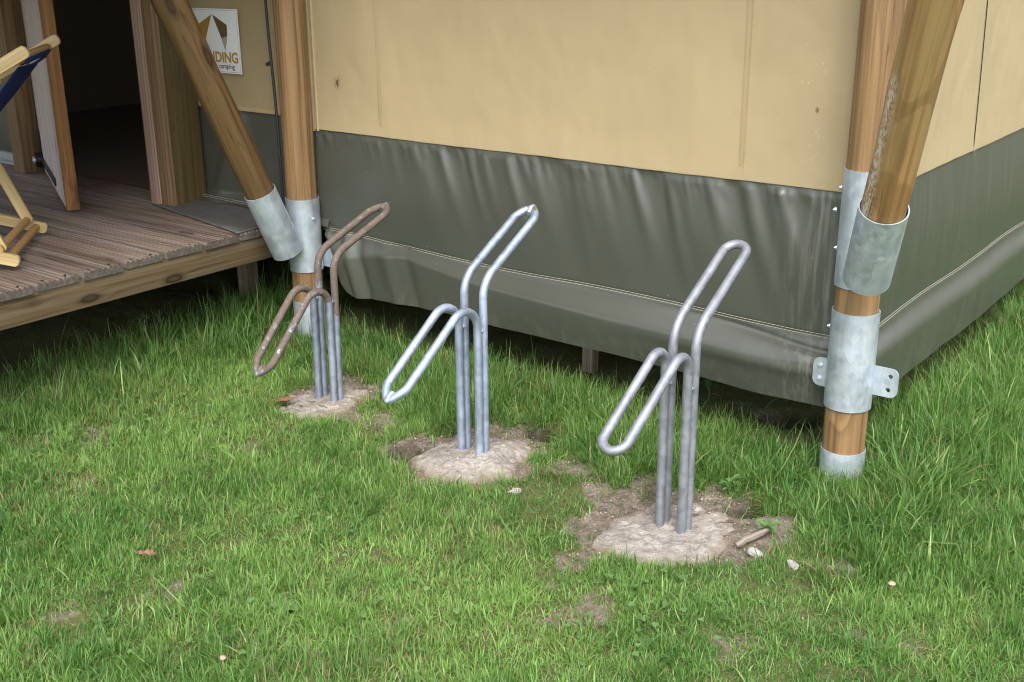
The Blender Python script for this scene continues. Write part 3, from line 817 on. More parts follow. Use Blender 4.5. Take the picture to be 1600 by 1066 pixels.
post((0, 0, 0), 'round timber post at the right tent corner, with three galvanised sleeves', [(.235, .527), (.60, .93)], BR_A, BR_D, (.665, .885), .10,
     [((.085, .030, .318), X3, -Y3, .095, .088, ((.024, .020), (.020, -.022))), ((-.078, -.004, .322), -X3, -Y3, .062, .088, ((.010, .02), (.010, -.02)))],
     [((-.0672, -.012, .872), e45), ((-.0672, -.012, .70), e45), ((-.0672, -.012, .468), e45),
      ((-.088, -.009, .342), -Y3), ((-.088, -.009, .302), -Y3), ((-.020, -.165, .843), (-.85, -.5, -.1))])
post((-2.28, 0, 0), 'round timber post in front of the left tent corner beside the deck', [(.283, .577)], BL_A, BL_D, (.385, .640), .155,
     [((-2.185, .060, .332), X3, -Y3, .11, .085, ((.028, .018),))], [((-2.213, -.01, .50), (1, -.1, 0))])
# braces
SCARA = 2.5
rb = thing('timber_brace', tuple(BR_A), 'scarred olive-brown round brace leaning out from the right post', 'brace', 'slanting timber braces')
mb = MB(); log(mb, BR_A + BR_D * .09, BR_A + BR_D * 1.55, .055, wob=.002, taper=.06, scar=(SCARA, .18, .66, .26)); mb.build('log', M['brace'], rb, autos=180)
lb = thing('timber_brace', tuple(BL_A), 'dark round brace leaning across the sign from the left post', 'brace', 'slanting timber braces')
mb = MB(); log(mb, BL_A + BL_D * -.1, BL_A + BL_D * 1.45, .055, wob=.003, taper=.08); mb.build('log', M['bracel'], lb, autos=180)

# cable beside the left post
mb = MB()
zz = np.linspace(.36, 2.2, 60)
mb.tube(np.stack([-2.338 - .020 * smooth(.6, 1.3, zz) + .002 * np.sin(zz * 9), np.full(60, -.045) + .003 * np.sin(zz * 7), zz], -1), .0055, 10)
mb.tube([(-2.364, -.047, 1.09), (-2.366, -.052, 1.10)], .010, 8)
tag(mb.build('cable', M['black']), 'thin black cable running down the left side of the left post', 'cable')

# ------------------------------------------------------------------ deck
deck = thing('wooden_deck', (-3.4, -1.2, 0), 'raised weathered deck of grooved boards on a timber edge beam', 'deck')
mb = MB(); pitch = .1725; DX1 = -2.352; DX0 = -6.0; DZ = .468
edges = [-.268 + .0 - pitch * k for k in range(-2, 17)]
for k, ye in enumerate(edges):          # board from ye-pitch to ye
    y1 = ye - .008; y0 = ye - pitch + .008
    ng = 8; prof = []
    ws = (y1 - y0)
    for g in range(ng):
        a = y0 + ws * (g + .03) / ng; b = y0 + ws * (g + .97) / ng
        for tt_ in (0, .12, .28, .5, .72, .88, 1.):
            prof.append((a + (b - a) * tt_, DZ - .009 * (abs(2 * tt_ - 1) ** 3)))
    sag = RNG.uniform(-.0015, .0015); jut = RNG.uniform(-.006, .006)
    bot = [(y1, DZ - .028), (y0, DZ - .028)]
    pr = [(a, b + sag) for a, b in prof] + bot; n = len(pr)
    xs = np.linspace(DX1 + jut, DX0, 28); off = RNG.random(2) * .0
    V = np.array([[(xx, a, b + .0012 * math.sin(xx * 3 + k)) for a, b in pr] for xx in xs])
    goff = RNG.random() * 9; py_ = RNG.uniform(-.04, .04)
    G = np.stack([V[..., 2] - DZ, V[..., 1] - (y0 + y1) / 2 + py_, V[..., 0] + goff], -1)
    idx = np.arange(len(xs) * n).reshape(len(xs), n); nx_ = np.roll(idx, -1, 1)
    qd = np.stack([idx[:-1], nx_[:-1], nx_[1:], idx[1:]], -1).reshape(-1, 4)
    mb.add(V.reshape(-1, 3), [tuple(f) for f in qd.tolist()] + [], G.reshape(-1, 3), 0, tone=RNG.uniform(0, 1))
    mb.add(V[0] + [.0005, 0, 0], [tuple(range(n - 1, -1, -1))], G[0], 1)
mb.build('deck_boards', [M['board'], M['endgrain']], deck, autos=50)
mb = MB(); mb.box((DX1 - .032, -1.62, DZ - .0285 - .049), X3, Y3, Z3, (.045, 3.10, .098), .003, 1); mb.build('edge_beam', M['beam'], deck)
mb = MB()
for xx in (-3.0, -3.6, -4.2): mb.box((xx, -1.55, DZ - .0285 - .055), X3, Y3, Z3, (.045, 3.1, .098), .003, 1)
mb.build('joist', M['dark'], deck)
for k, ye in enumerate(edges[2:10]):
    for dy in (.045, .130):
        mb = MB(); mb.tube([(DX1 - .028, ye - dy, DZ - .006), (DX1 - .028, ye - dy, DZ + .0008)], .0042, 10); mb.build('screw', M['blackm'], deck)
for xx, yy in ((-2.80, .12), (-2.55, -2.5), (-4.0, .0)):
    mb = MB(); mb.box((xx, yy, .15), X3, Y3, Z3, (.065, .065, .49), .003); mb.build('deck_leg', M['stake'], deck)

# dark sheet lying on deck at the wall
mb = MB()
cs = [(-3.10, -.125), (-2.50, -.262), (-2.357, -.24), (-2.357, .045), (-3.05, .045)]
poly = np.array(cs)
ui = np.linspace(0, 1, 30); vi = np.linspace(0, 1, 16)
A0, A1 = np.array([-3.10, -.13]), np.array([-2.36, -.272]); B0, B1 = np.array([-3.07, .045]), np.array([-2.36, .045])
P = np.array([[(*((A0 * (1 - i) + A1 * i) * (1 - j) + (B0 * (1 - i) + B1 * i) * j), DZ + .004 + .006 * math.sin(i * 9 + j * 4) ** 2 * (j > 0) * (1 if i < .95 else .3)) for j in vi] for i in ui])
mb.grid(P); tag(mb.build('ground_sheet', M['mat'], autos=180, solid=.003), 'dark grey sheet lying flat on the deck at the foot of the tent wall', 'sheet')

# ------------------------------------------------------------------ door and its posts
def jamb(name, c, size, mat, lab):
    t = thing('door_post', (c[0], c[1], DZ), lab, 'door post', 'posts beside the tent doorway'); 
    return t
dp = thing('door_post', (-3.05, 0, DZ), 'square timber post with a pale inner board right of the dark doorway', 'door post', 'posts beside the tent doorway')
mb = MB(); mb.box((-3.001, -.105, DZ + .95), X3, Y3, Z3, (.066, .032, 1.9), .003); mb.build('post_front', M['jamb'], dp)  # front face set apart so the post's side can carry painted shade
mb = MB(); mb.box((-3.003, -.009, DZ + .95), X3, Y3, Z3, (.066, .158, 1.9), .004); mb.build('post_timber', M['jambshade'], dp)
mb = MB(); mb.box((-3.070, -.058, DZ + .95), X3, Y3, Z3, (.070, .130, 1.9), .003); mb.build('pale_board', M['jambpale'], dp)
dp2 = thing('door_post', (-4.29, 0, DZ), 'brown timber post behind the hinges left of the open door', 'door post', 'posts beside the tent doorway')
mb = MB(); mb.box((-4.285, .02, DZ + .95), X3, Y3, Z3, (.095, .13, 1.9), .004); mb.build('post_timber', M['jamb'], dp2)

door = thing('wooden_door', (-4.2, .05, DZ), 'open plank door with a pale face and orange end grain edge', 'door')
h0 = np.array([-4.215, .045]); h1 = np.array([-3.238, -.445]); dd_ = h1 - h0; DL = np.linalg.norm(dd_); dd_ /= DL
dX = np.array([*dd_, 0]); dN = np.array([dd_[1], -dd_[0], 0])     # outward (towards camera side)
cx_ = (h0 + h1) / 2
th_ = .052
zb = DZ + .012
mb = MB()
nb = 7; bw = (DL - .05) / nb
for k in range(nb):
    c = h0 + dd_ * (bw * (k + .5)); mb.box((*(c - dN[:2] * th_ * .3), zb + .95), dX, dN, Z3, (bw - .0025, th_ * .55, 1.9), .002)
mb.build('door_leaf', M['doorpale'], door)
mb = MB(); c = h0 + dd_ * (DL - .0245); mb.box((*(c - dN[:2] * th_ * .5), zb + .95), dX, dN, Z3, (.049, th_, 1.9), .003)
mb.build('edge_stile', M['dooredge'], door)
mb = MB(); 
c = h0 + dd_ * .24; c = h0 + dd_ * .35; mb.box((*(c + dN[:2] * .004), zb + .05), dX, dN, Z3, (.66, .005, .036), .001)
for s_ in (.2, .35, .5, .62):
    c = h0 + dd_ * s_; mb.tube([(*(c + dN[:2] * .006), zb + .05), (*(c + dN[:2] * .0095), zb + .05)], .007, 10)
mb.box((*(h0 + dd_ * .02 + dN[:2] * .006), zb + .10), dX, dN, Z3, (.045, .006, .20), .001)
hg = mb.build('strap_hinge', M['blackm'], door)
mb = MB(); c = h0 + dd_ * .03 + dN[:2] * .03
mb.tube([(*(c - dN[:2] * .03), zb + .055), (*(c + dN[:2] * .005), zb + .055)], .036, 20)
mb.build('hinge_plate', M['blackm'], door)
mb = MB(); mb.tube([(*(c + dN[:2] * .005), zb + .055), (*(c + dN[:2] * .018), zb + .055)], .02, 12); mb.build('hinge_bolt', M['galv2'], door)

# ------------------------------------------------------------------ deck chair (its rear end reaches into the picture)
chair = thing('deck_chair', (-3.0, -1.2, DZ), 'folding beech deck chair with blue fabric at the left edge of the deck', 'deck chair')
cL = np.array([-.746, .666, 0]); cA = np.array([.666, .746, 0])
N0 = np.array([-2.564, -1.053, 0]); WC = .505
def cp(a, l, z): return N0 + cA * a + cL * l + Z3 * z
def slat(p, q, wide, thick, side, rnd=True):
    """flat rail with rounded ends between p and q, thickness along cL"""
    p = np.array(p); q_ = np.array(q); T = q_ - p; L = np.linalg.norm(T); T /= L; S = np.cross(T, cL); S /= np.linalg.norm(S)
    pts = []; r = wide / 2
    for k in range(9): a = -PI / 2 + k * PI / 8; pts.append((L - r * .6 + r * .6 * math.cos(a), r * math.sin(a)))
    for k in range(9): a = PI / 2 + k * PI / 8; pts.append((r * .6 + r * .6 * math.cos(a), r * math.sin(a)))
    V = []; n = len(pts); c = .003
    for off, k in ((-thick / 2, .93), (-thick / 2 + c, 1.), (thick / 2 - c, 1.), (thick / 2, .93)):
        for a, b in pts: V.append(p + T * (L / 2 + (a - L / 2) * (1 if k == 1 else .995)) + S * b * k + cL * off)
    Fc = [tuple(range(n - 1, -1, -1)), tuple(range(3 * n, 4 * n))]
    for j in range(3):
        for i in range(n): Fc.append((j * n + i, j * n + (i + 1) % n, (j + 1) * n + (i + 1) % n, (j + 1) * n + i))
    G = np.array([(b, off, a) for off, k in ((-thick / 2, 1), (-thick / 2 + .003, 1), (thick / 2 - .003, 1), (thick / 2, 1)) for a, b in pts]) + [0, 0, RNG.random() * 9]
    mb_ = MB(); mb_.add(V, [f for f in Fc], G); return mb_
zt = .018
# lower frame: rear ends on the deck, sloping up to the seat front far left
for l in (0., WC):
    slat(cp(0.0, l, .497), cp(-1.10, l, .80), .040, .024, 0).build('lower_rail', M['chair'], chair)
for a, r in ((-.038, .014),):
    mb = MB(); mb.tube([cp(a, -.0, .507), cp(a, WC, .507)], r, 14); mb.build('crossbar', M['dowel'], chair)
# back frame: from front foot up to the back rest top
for l in (-.03, WC + .03):
    slat(cp(-1.15, l, DZ + .03), cp(.128, l, 1.207), .042, .026, 0).build('back_rail', M['chair'], chair)
mb = MB(); mb.tube([cp(.085, -.03, 1.172), cp(.085, WC + .03, 1.172)], .0165, 16); mb.build('top_crossbar', M['dowel'], chair)
# prop legs from the back frame to the notches
for l in (.03, WC - .03):
    slat(cp(-.055, l, .528), cp(-.235, l, .985), .038, .020, 0).build('prop_leg', M['chair'], chair)
mb = MB(); mb.tube([cp(-.062, .0, .542), cp(-.062, WC - .0, .542)], .014, 14); mb.build('prop_crossbar', M['dowel'], chair)
# fabric sling
ii = np.linspace(0, 1, 40); jj = np.linspace(0, 1, 10)
P = []
for i in ii:
    if i < .08:
        a = i / .08; base = (.085 + .021 * math.cos(-PI / 2 + a * PI * .9 - .9), 1.172 + .021 * math.sin(-PI / 2 + a * PI * .9 - .9)) if False else (.095 - .02 * a, 1.150 - .004 * a)
    else:
        t_ = (i - .08) / .92; base = (.075 - 1.15 * t_, 1.146 - .36 * t_ - .32 * math.sin(t_ * PI) * (1 - .3 * t_))
    P.append([cp(base[0], .045 + (WC - .09) * j, base[1] - .008 * math.sin(j * PI)) for j in jj])
mb = MB(); mb.grid(np.array(P)); mb.build('fabric_sling', M['blue'], chair, autos=180, solid=.003)
mb = MB(); mb.tube([cp(.088, .05, 1.167), cp(.088, WC - .05, 1.167)], .0185, 16); 
# (fabric hem wrapped below the bar)
V = []
angs = np.linspace(-2.9, .1, 12)
P = np.array([[cp(.085 + .020 * math.cos(a), .045 + (WC - .09) * j, 1.172 + .020 * math.sin(a)) for j in jj] for a in angs])
mb = MB(); mb.grid(P); mb.build('fabric_hem', M['blue'], chair, autos=180, solid=.002)

# ------------------------------------------------------------------ bicycle racks
def fillet(pts, rs, step=.006):
    pts = [np.array(p, float) for p in pts]; out = [pts[0]]
    for i in range(1, len(pts) - 1):
        p, a, b = pts[i], pts[i - 1] - pts[i], pts[i + 1] - pts[i]
        la, lb_ = np.linalg.norm(a), np.linalg.norm(b); a /= la; b /= lb_
        ang = math.acos(np.clip(a @ b, -1, 1)); t = rs[i] / math.tan(ang / 2)
        t = min(t, la * .9, lb_ * .9); r = t * math.tan(ang / 2)
        c = p + (a + b) / np.linalg.norm(a + b) * (r / math.sin(ang / 2))
        s0 = p + a * t - c; s1 = p + b * t - c; tot = PI - ang; n = max(6, int(tot * r / step))
        for k in range(n + 1):
            f = k / n; w0 = math.sin((1 - f) * tot) / math.sin(tot); w1 = math.sin(f * tot) / math.sin(tot)
            out.append(c + s0 * w0 + s1 * w1)
    out.append(pts[-1]); return out
def densify(P, st=.02):
    out = [P[0]]
    for a, b in zip(P[:-1], P[1:]):
        n = max(1, int(np.linalg.norm(b - a) / st))
        for k in range(1, n + 1): out.append(a + (b - a) * k / n)
    return np.array(out)
TR = .0126
def loop(X0, side_pts, rs, hw, tip, pinch, rustf, mat, name, parent, lean=0.):
    """one bent tube: ground -> bend -> arm -> tip -> back down on the other side"""
    tipc = np.array(tip)
    def side(s):
        pts = [np.array((X0 + s * hw + lean * (p[1] - .02), p[0], p[1])) for p in side_pts]
        return densify(fillet(pts, rs))
    A = side(-1); B = side(1)
    aend = A[-1]; bend = B[-1]
    d = A[-1] - A[-3]; d /= np.linalg.norm(d)
    mid = (aend + bend) / 2; w_ = np.linalg.norm(bend - aend) / 2; lat = (bend - aend) / (2 * w_)
    if pinch:
        L = tip
        k = np.linspace(0, 1, 14)
        # legs curve together and meet at a sharp welded point
        wk = w_ * (1 - k ** 1.55) + .003 * k
        C = [mid + d * (L * kk) - lat * ww for kk, ww in zip(k, wk)]
        C2 = [mid + d * (L * kk) + lat * ww for kk, ww in zip(k[::-1], wk[::-1])]
        P1 = np.concatenate([A[:-1], C]); P2 = np.concatenate([B[:-1], C2[::-1]])
        mb = MB()
        for P in (P1, P2):
            n = len(P); r = np.full(n, TR); r[-6:] = TR * np.array([.98, .94, .88, .8, .7, .55])
            mb.tube(P, r, 18, rust=np.array([rustf(p) for p in P]))
        # weld bead
        tipp = mid + d * L
        mb.tube([tipp - d * .030, tipp - d * .012, tipp - d * .002, tipp + d * .006, tipp + d * .009], [.009, .0130, .0118, .0085, .004], 14, rust=[rustf(tipp - d * .03)] * 2 + [.42] * 3)
    else:
        k = np.linspace(0, PI, 22)[1:-1]
        C = [mid + d * w_ * 1.05 * math.sin(a) - lat * w_ * math.cos(a) for a in k]
        P = np.concatenate([A, C, B[::-1]])
        mb = MB(); mb.tube(P, TR, 18, rust=np.array([rustf(p) for p in P]))
    return mb.build(name, mat, parent, autos=60)
def rack(X0, front, back, frs, brs, hw, pinch, rf, mat, lab):
    t = thing('bicycle_rack', (X0, (front[0][0] + back[0][0]) / 2, 0), lab, 'bike rack', 'three tubular bicycle racks in a row')
    loop(X0, front, frs, hw, .058, pinch, rf[0], mat, 'front_loop', t, 0)
    loop(X0, back, brs, hw * 1.0, .058, pinch, rf[1], mat, 'back_loop', t, 0)
    for s in (-1, 1):
        ym = (front[0][0] + back[0][0]) / 2; zc = front[1][1] - .14
        mb = MB(); mb.tube([(X0 + s * hw, ym, zc - .014), (X0 + s * hw, ym, zc), (X0 + s * hw, ym, zc + .014)], [.004, .0125, .004], 8, rust=[.2, .2, .2])
        mb.build('weld', mat, t)
    return t
# nearest rack (rounded tips)
rack(-.241, [(-.597, -.06), (-.597, .562), (-.885, .377)], [(-.564, -.06), (-.561, .570), (-.305, .720)],
     [0, .047, 0], [0, .10, 0], .0335, False,
     (lambda p: .12, lambda p: .12), M['rack3'], 'nearest bike rack, dull grey with smooth rounded loop ends')
rack(-.974, [(-.556, -.06), (-.556, .566), (-.868, .346)], [(-.5275, -.06), (-.527, .572), (-.276, .712)],
     [0, .068, 0], [0, .09, 0], .0365, True,
     (lambda p: .08, lambda p: .08 + .55 * max(0, 1 - abs(p[1] + .235) / .03)), M['rack2'], 'middle bike rack, bright bluish galvanised with pinched pointed ends')
rack(-1.692, [(-.481, -.06), (-.475, .510), (-.735, .232)], [(-.4535, -.06), (-.446, .524), (-.188, .621)],
     [0, .058, 0], [0, .08, 0], .0385, True,
     (lambda p: .06 + .68 * float(np.clip((p[2] - .34) / .06, 0, 1)) if p[1] > -.52 else (.70 if p[1] > -.76 else .5), lambda p: .05 + .85 * float(np.clip((p[2] - .38 + .12 * (p[0] + 1.69 > 0)) / .10, 0, 1))), M['rack'],
     'farthest bike rack, its upper tubes brown with rust')

# ------------------------------------------------------------------ grass
def make_grass():
    rg = np.random.default_rng(21)
    def sample(n, margin):
        x = rg.uniform(-4.4, 3.2, n); y = rg.uniform(-2.9, 3.9, n)
        P = np.stack([x, y, np.zeros(n)], 1)
        q = P - CAM; k = q @ FWD
        px = 800 + F * (q @ RGT) / k; py = 533 - F * (q @ UPV) / k
        ok = (k > .3) & (px > -margin) & (px < 1600 + margin) & (py < 1066 + margin) & (py > 300)
        out = (px < -70) | (px > 1670) | (py > 1140)
        ok &= ~out | (rg.random(n) < .40)          # thinner beyond the edges of the view
        # nothing grows deep beneath tent or deck
        under_t = (x < RX + .03) & (y > WY - .02) & (x > -2.5)
        ok &= ~(under_t & (rg.random(n) > np.exp(-np.maximum(np.minimum(-x + .03, y - WY + .02), 0) / .05)))
        ud = np.minimum(-2.40 - x, 10)
        ok &= ~((x < -2.40) & (rg.random(n) > np.exp(-np.maximum(ud - .33, 0) / .05)))
        for a, b in ((0, 0), (-2.28, 0)): ok &= np.hypot(x - a, y - b) > PR + .006
        return x[ok], y[ok], px[ok], py[ok], k[ok]
    def region(x, y):
        """target blade height in metres"""
        wall = smooth(-.62, -.12, y) * (x < .3) * (x > -2.6)
        right = smooth(-.02, .22, x) * smooth(-.75, -.2, y)
        rgt2 = np.exp(-((x - .12) ** 2 + (y + .05) ** 2) / .06)
        leftd = smooth(-2.15, -2.42, x) * .8 * (y < .2)
        h = .029 + .028 * wall + .019 * right + .006 * rgt2 + .035 * leftd
        h = h * (1 - .45 * np.exp(-((x + 1.9) ** 2 / .12 + (y + .45) ** 2 / .05)))
        patch = fbm(x, y, 3.5, 101, 3)
        for a, b in ((0, 0), (-2.28, 0)): h = h * (1 - .45 * np.exp(-((x - a - .06) ** 2 + (y - b + .08) ** 2) / .02))
        return h * (.62 + .9 * patch)
    V_all = []; col_all = []; nb = 0
    def blades(x, y, h, w_, az, lean, curl, col, seg=3):
        n = len(x); z = gz(x, y) - .006
        t = np.linspace(0, 1, seg + 1)
        dx, dy = np.cos(az), np.sin(az)
        # side direction of ribbon
        tw = az + PI / 2 + rg.normal(0, .5, n); sx_, sy_ = np.cos(tw), np.sin(tw)
        Vs = np.zeros((n, 2 * seg + 1, 3))
        th = lean[:, None] + curl[:, None] * t[None]
        # integrate direction along the blade
        px_ = np.zeros(n); pz_ = np.zeros(n); pts = [(px_.copy(), pz_.copy())]
        for i in range(seg):
            a = lean + curl * (i + .5) / seg
            px_ = px_ + np.sin(a) * h / seg; pz_ = pz_ + np.cos(a) * h / seg; pts.append((px_.copy(), pz_.copy()))
        for i in range(seg + 1):
            a, b = pts[i]
            ww = w_ * (1 - (i / seg) ** 2.0) * (.75 + .5 * (i / seg)) / 2 if i < seg else 0
            cx, cy, cz = x + dx * a, y + dy * a, z + np.maximum(b, -.01)
            if i < seg:
                Vs[:, 2 * i] = np.stack([cx - sx_ * ww, cy - sy_ * ww, cz], 1); Vs[:, 2 * i + 1] = np.stack([cx + sx_ * ww, cy + sy_ * ww, cz], 1)
            else: Vs[:, 2 * seg] = np.stack([cx, cy, cz], 1)
        V_all.append((Vs, seg)); col_all.append(col)
    # --- main lawn
    for density, marg in ((1., 430),):
        x, y, px, py, k = sample(5000000, marg)
        sm_ = soilmask(x, y)
        foot = np.min([poly_sd(x, y, p) for p in FOOT], 0)
        keep = (rg.random(len(x)) > np.clip(sm_ * 1.1, 0, .94)) & ((foot > -.006) | (rg.random(len(x)) > .993))
        # thin where far (blades become smaller than a pixel)
        clump = fbm(x, y, 24., 131, 2)
        wear = smooth(.50, .72, fbm(x, y, 4.2, 211, 3))
        keep &= rg.random(len(x)) < np.clip(.40 + 1.5 * (clump - .25), .25, 1.) * (1 - .55 * wear) 
        keep &= rg.random(len(x)) < np.where(k > 4.2, .75, 1.)
        for a, b, r, d in HOLEW:
            if d > .1: keep &= (holem(x, y, a, b, r) < .25)
        x, y, k, clump, sm_ = x[keep], y[keep], k[keep], clump[keep], sm_[keep]
        n = len(x)
        h = region(x, y) * rg.lognormal(0, .33, n) * (.75 + .55 * clump) * (1 - .35 * sm_)
        tall = rg.random(n) < .025; h = np.where(tall, h * 1.7, h)
        w_ = rg.uniform(.0018, .0042, n) * np.where(rg.random(n) < .04, 1.7, 1.) * (1 + 4.5 * np.clip(h - .05, 0, .12))
        az = 2 * PI * fbm(x, y, 12., 151, 2) * 1.6 + rg.normal(0, 2.0, n)
        lean = np.abs(rg.normal(.40, .50, n)) + .30 * (h < .045)
        curl = rg.gamma(2., .48, n) * rg.choice([1, 1, 1, -1], n) + np.clip(h - .06, 0, .2) * 4
        # colour
        pn = fbm(x, y, 1.7, 171, 3); f2 = fbm(x, y, 11., 181, 2)
        t_ = np.clip(.5 + 2.2 * (pn - .5) + 1.3 * (f2 - .5) + rg.normal(0, .20, n), 0, 1)[:, None]
        lush = np.clip((h - .035) / .07, 0, 1)[:, None]
        c1 = np.array([.082, .190, .038]); c2 = np.array([.215, .355, .088])
        c = c1 * (1 - t_) + c2 * t_
        c = c * (1 - .6 * lush) + lush * .6 * np.array([.052, .132, .024])
        yel = (rg.random(n) < .10)[:, None]; c = np.where(yel, np.array([.23, .30, .10]) * rg.uniform(.8, 1.15, (n, 1)), c)
        drn = fbm(x, y, 5., 201, 3)
        dry = (rg.random(n) < .03 + .25 * sm_ + .16 * smooth(.55, .75, drn))[:, None]; c = np.where(dry, np.array([.235, .185, .095]) * rg.uniform(.55, 1.15, (n, 1)), c)
        c = c * rg.uniform(.8, 1.22, (n, 1))
        blades(x, y, h, w_, az, lean, curl, c)
        open('/tmp/blades.txt', 'w').write(str(n)) if False else None
    # --- straggling long tufts
    x, y, px, py, k = sample(7000, 430)
    sm_ = soilmask(x, y); ok = (sm_ < .6); foot = np.min([poly_sd(x, y, p) for p in FOOT], 0); ok &= foot > .0
    x, y = x[ok], y[ok]
    hh = region(x, y)
    keepp = rg.random(len(x)) < .22 + 5 * np.clip(hh - .045, 0, .1); x, y, hh = x[keepp], y[keepp], hh[keepp]
    m_ = rg.integers(5, 15, len(x)); ti = np.repeat(np.arange(len(x)), m_); n = len(ti)
    bx = x[ti] + rg.normal(0, .010, n); by = y[ti] + rg.normal(0, .010, n)
    h = (hh[ti] * 1.15 + .018) * rg.uniform(.55, 1.35, n)
    az = np.arctan2(by - y[ti], bx - x[ti]) + rg.normal(0, .5, n)
    tc = rg.random(len(x))[ti][:, None]
    c = (np.array([.065, .16, .030]) * (1 - tc) + np.array([.155, .275, .065]) * tc) * rg.uniform(.8, 1.2, (n, 1))
    blades(bx, by, h, rg.uniform(.0026, .0056, n), az, np.abs(rg.normal(.30, .2, n)), rg.gamma(2.4, .42, n), c, 5)
    # --- wiry pale stems at the deck and tent edge
    n = 260
    yy = np.concatenate([rg.uniform(-1.5, .1, n // 2), rg.uniform(-.12, .06, n - n // 2)])
    xx = np.concatenate([-2.62 + rg.normal(0, .12, n // 2) - .1 * (yy[:n // 2] + .7), rg.uniform(-2.5, -.05, n - n // 2)])
    c = np.where(rg.random((n, 1)) < .5, np.array([.22, .19, .11]), np.array([.09, .14, .04])) * rg.uniform(.7, 1.2, (n, 1))
    blades(xx, yy, rg.uniform(.08, .20, n), rg.uniform(.0014, .0026, n), rg.uniform(0, 2 * PI, n), np.abs(rg.normal(.2, .2, n)), rg.gamma(2., .3, n), c, 5)
    # --- short dry debris on the bare soil and between blades
    x, y, px, py, k = sample(140000, 430)
    sm_ = soilmask(x, y); keepp = rg.random(len(x)) < .22 + .5 * (sm_ > .3); foot = np.min([poly_sd(x, y, p) for p in FOOT], 0); keepp &= (foot > -.01)
    for a, b, r, d in HOLEW:
        if d > .1: keepp &= (holem(x, y, a, b, r) < .25)
    x, y = x[keepp], y[keepp]; n = len(x)
    c = np.array([.34, .27, .16]) * rg.uniform(.35, 1.2, (n, 1))
    blades(x, y, rg.uniform(.012, .045, n), rg.uniform(.0012, .0024, n), rg.uniform(0, 2 * PI, n), rg.normal(1.38, .12, n), rg.normal(.15, .15, n), c, 2)
    # --- assemble
    tv = sum(v.shape[0] * v.shape[1] for v, s in V_all)
    Vt = np.concatenate([v.reshape(-1, 3) for v, s in V_all])
    Ct = np.concatenate([np.repeat(c, v.shape[1], 0) for (v, s), c in zip(V_all, col_all)])
    li = []; ls = []; base = 0
    for v, s in V_all:
        n, kk = v.shape[:2]; b = base + np.arange(n)[:, None] * kk
        pat = []; sz = []
        for i in range(s - 1): pat += [2 * i, 2 * i + 1, 2 * i + 3, 2 * i + 2]; sz.append(4)
        pat += [2 * s - 2, 2 * s - 1, 2 * s]; sz.append(3)
        li.append((b + np.array(pat)[None]).ravel()); ls.append(np.tile(sz, n)); base += n * kk
    li = np.concatenate(li).astype(np.int32); ls = np.concatenate(ls).astype(np.int32); st = np.concatenate([[0], np.cumsum(ls)[:-1]]).astype(np.int32)
    me = D.meshes.new('grass')
    me.vertices.add(len(Vt)); me.vertices.foreach_set('co', Vt.astype(np.float32).ravel())
    me.loops.add(len(li)); me.loops.foreach_set('vertex_index', li)
    me.polygons.add(len(ls)); me.polygons.foreach_set('loop_start', st); me.polygons.foreach_set('loop_total', ls)
    me.polygons.foreach_set('use_smooth', np.ones(len(ls), bool))
    a = me.attributes.new('gcol', 'FLOAT_COLOR', 'POINT')
    a.data.foreach_set('color', np.concatenate([Ct, np.ones((len(Ct), 1))], 1).astype(np.float32).ravel())
    me.update(calc_edges=True)
    q = N('grass_blade')
    ca = q.n('ShaderNodeAttribute', attribute_name='gcol').outputs['Color']
    q.set(base=ca, rough=.5, spec=.35)
    tr = q.n('ShaderNodeBsdfTranslucent'); tcol = q.mix(1., ca, (1.25, 1.35, .8), 'MULTIPLY'); q.l(tcol, tr.inputs[0])
    mx = q.n('ShaderNodeMixShader'); mx.inputs[0].default_value = .34; q.l(q.b.outputs[0], mx.inputs[1]); q.l(tr.outputs[0], mx.inputs[2]); q.l(mx.outputs[0], q.out.inputs[0])
    me.materials.append(q.m)
    o = D.objects.new('grass', me); COL.objects.link(o)
    tag(o, 'green lawn grass, short in front and long along the tent', 'grass', kind='stuff')
make_grass()

# ------------------------------------------------------------------ small weeds and clover
q = N('weed_leaf'); ca = q.n('ShaderNodeAttribute', attribute_name='gc').outputs['Vector']
lf = q.noise(q.obj(), 60., 3)
q.set(base=q.mix(lf, (.085, .165, .05), (.15, .25, .085)), rough=.5, spec=.35)
tr = q.n('ShaderNodeBsdfTranslucent'); tr.inputs[0].default_value = (.13, .24, .05, 1)
mx = q.n('ShaderNodeMixShader'); mx.inputs[0].default_value = .3; q.l(q.b.outputs[0], mx.inputs[1]); q.l(tr.outputs[0], mx.inputs[2]); q.l(mx.outputs[0], q.out.inputs[0])
M['weed'] = q.m
def leaf(mb, base, az, L, w_, el, bend=.6, lob=0.):
    n = 9; t = np.linspace(0, 1, n); d = np.array([math.cos(az), math.sin(az)])
    a = el - bend * t; ds = L / (n - 1)
    hx = np.concatenate([[0], np.cumsum(np.cos((a[:-1] + a[1:]) / 2) * ds)]); hz = np.concatenate([[0], np.cumsum(np.sin((a[:-1] + a[1:]) / 2) * ds)])
    wd = w_ / 2 * np.sin(np.clip(t, .02, .98) * PI) ** .7 * (.8 + .5 * t) * (1 + lob * np.sin(t * 24)); wd[0] = .001; wd[-1] = .0005
    s_ = np.array([-d[1], d[0]])
    P = np.zeros((n, 3, 3))
    for i in range(n):
        c = np.array(base) + [d[0] * hx[i], d[1] * hx[i], hz[i]]
        for j, k in enumerate((-1, 0, 1)): P[i, j] = c + [s_[0] * k * wd[i], s_[1] * k * wd[i], abs(k) * wd[i] * .35]
    mb.grid(P)
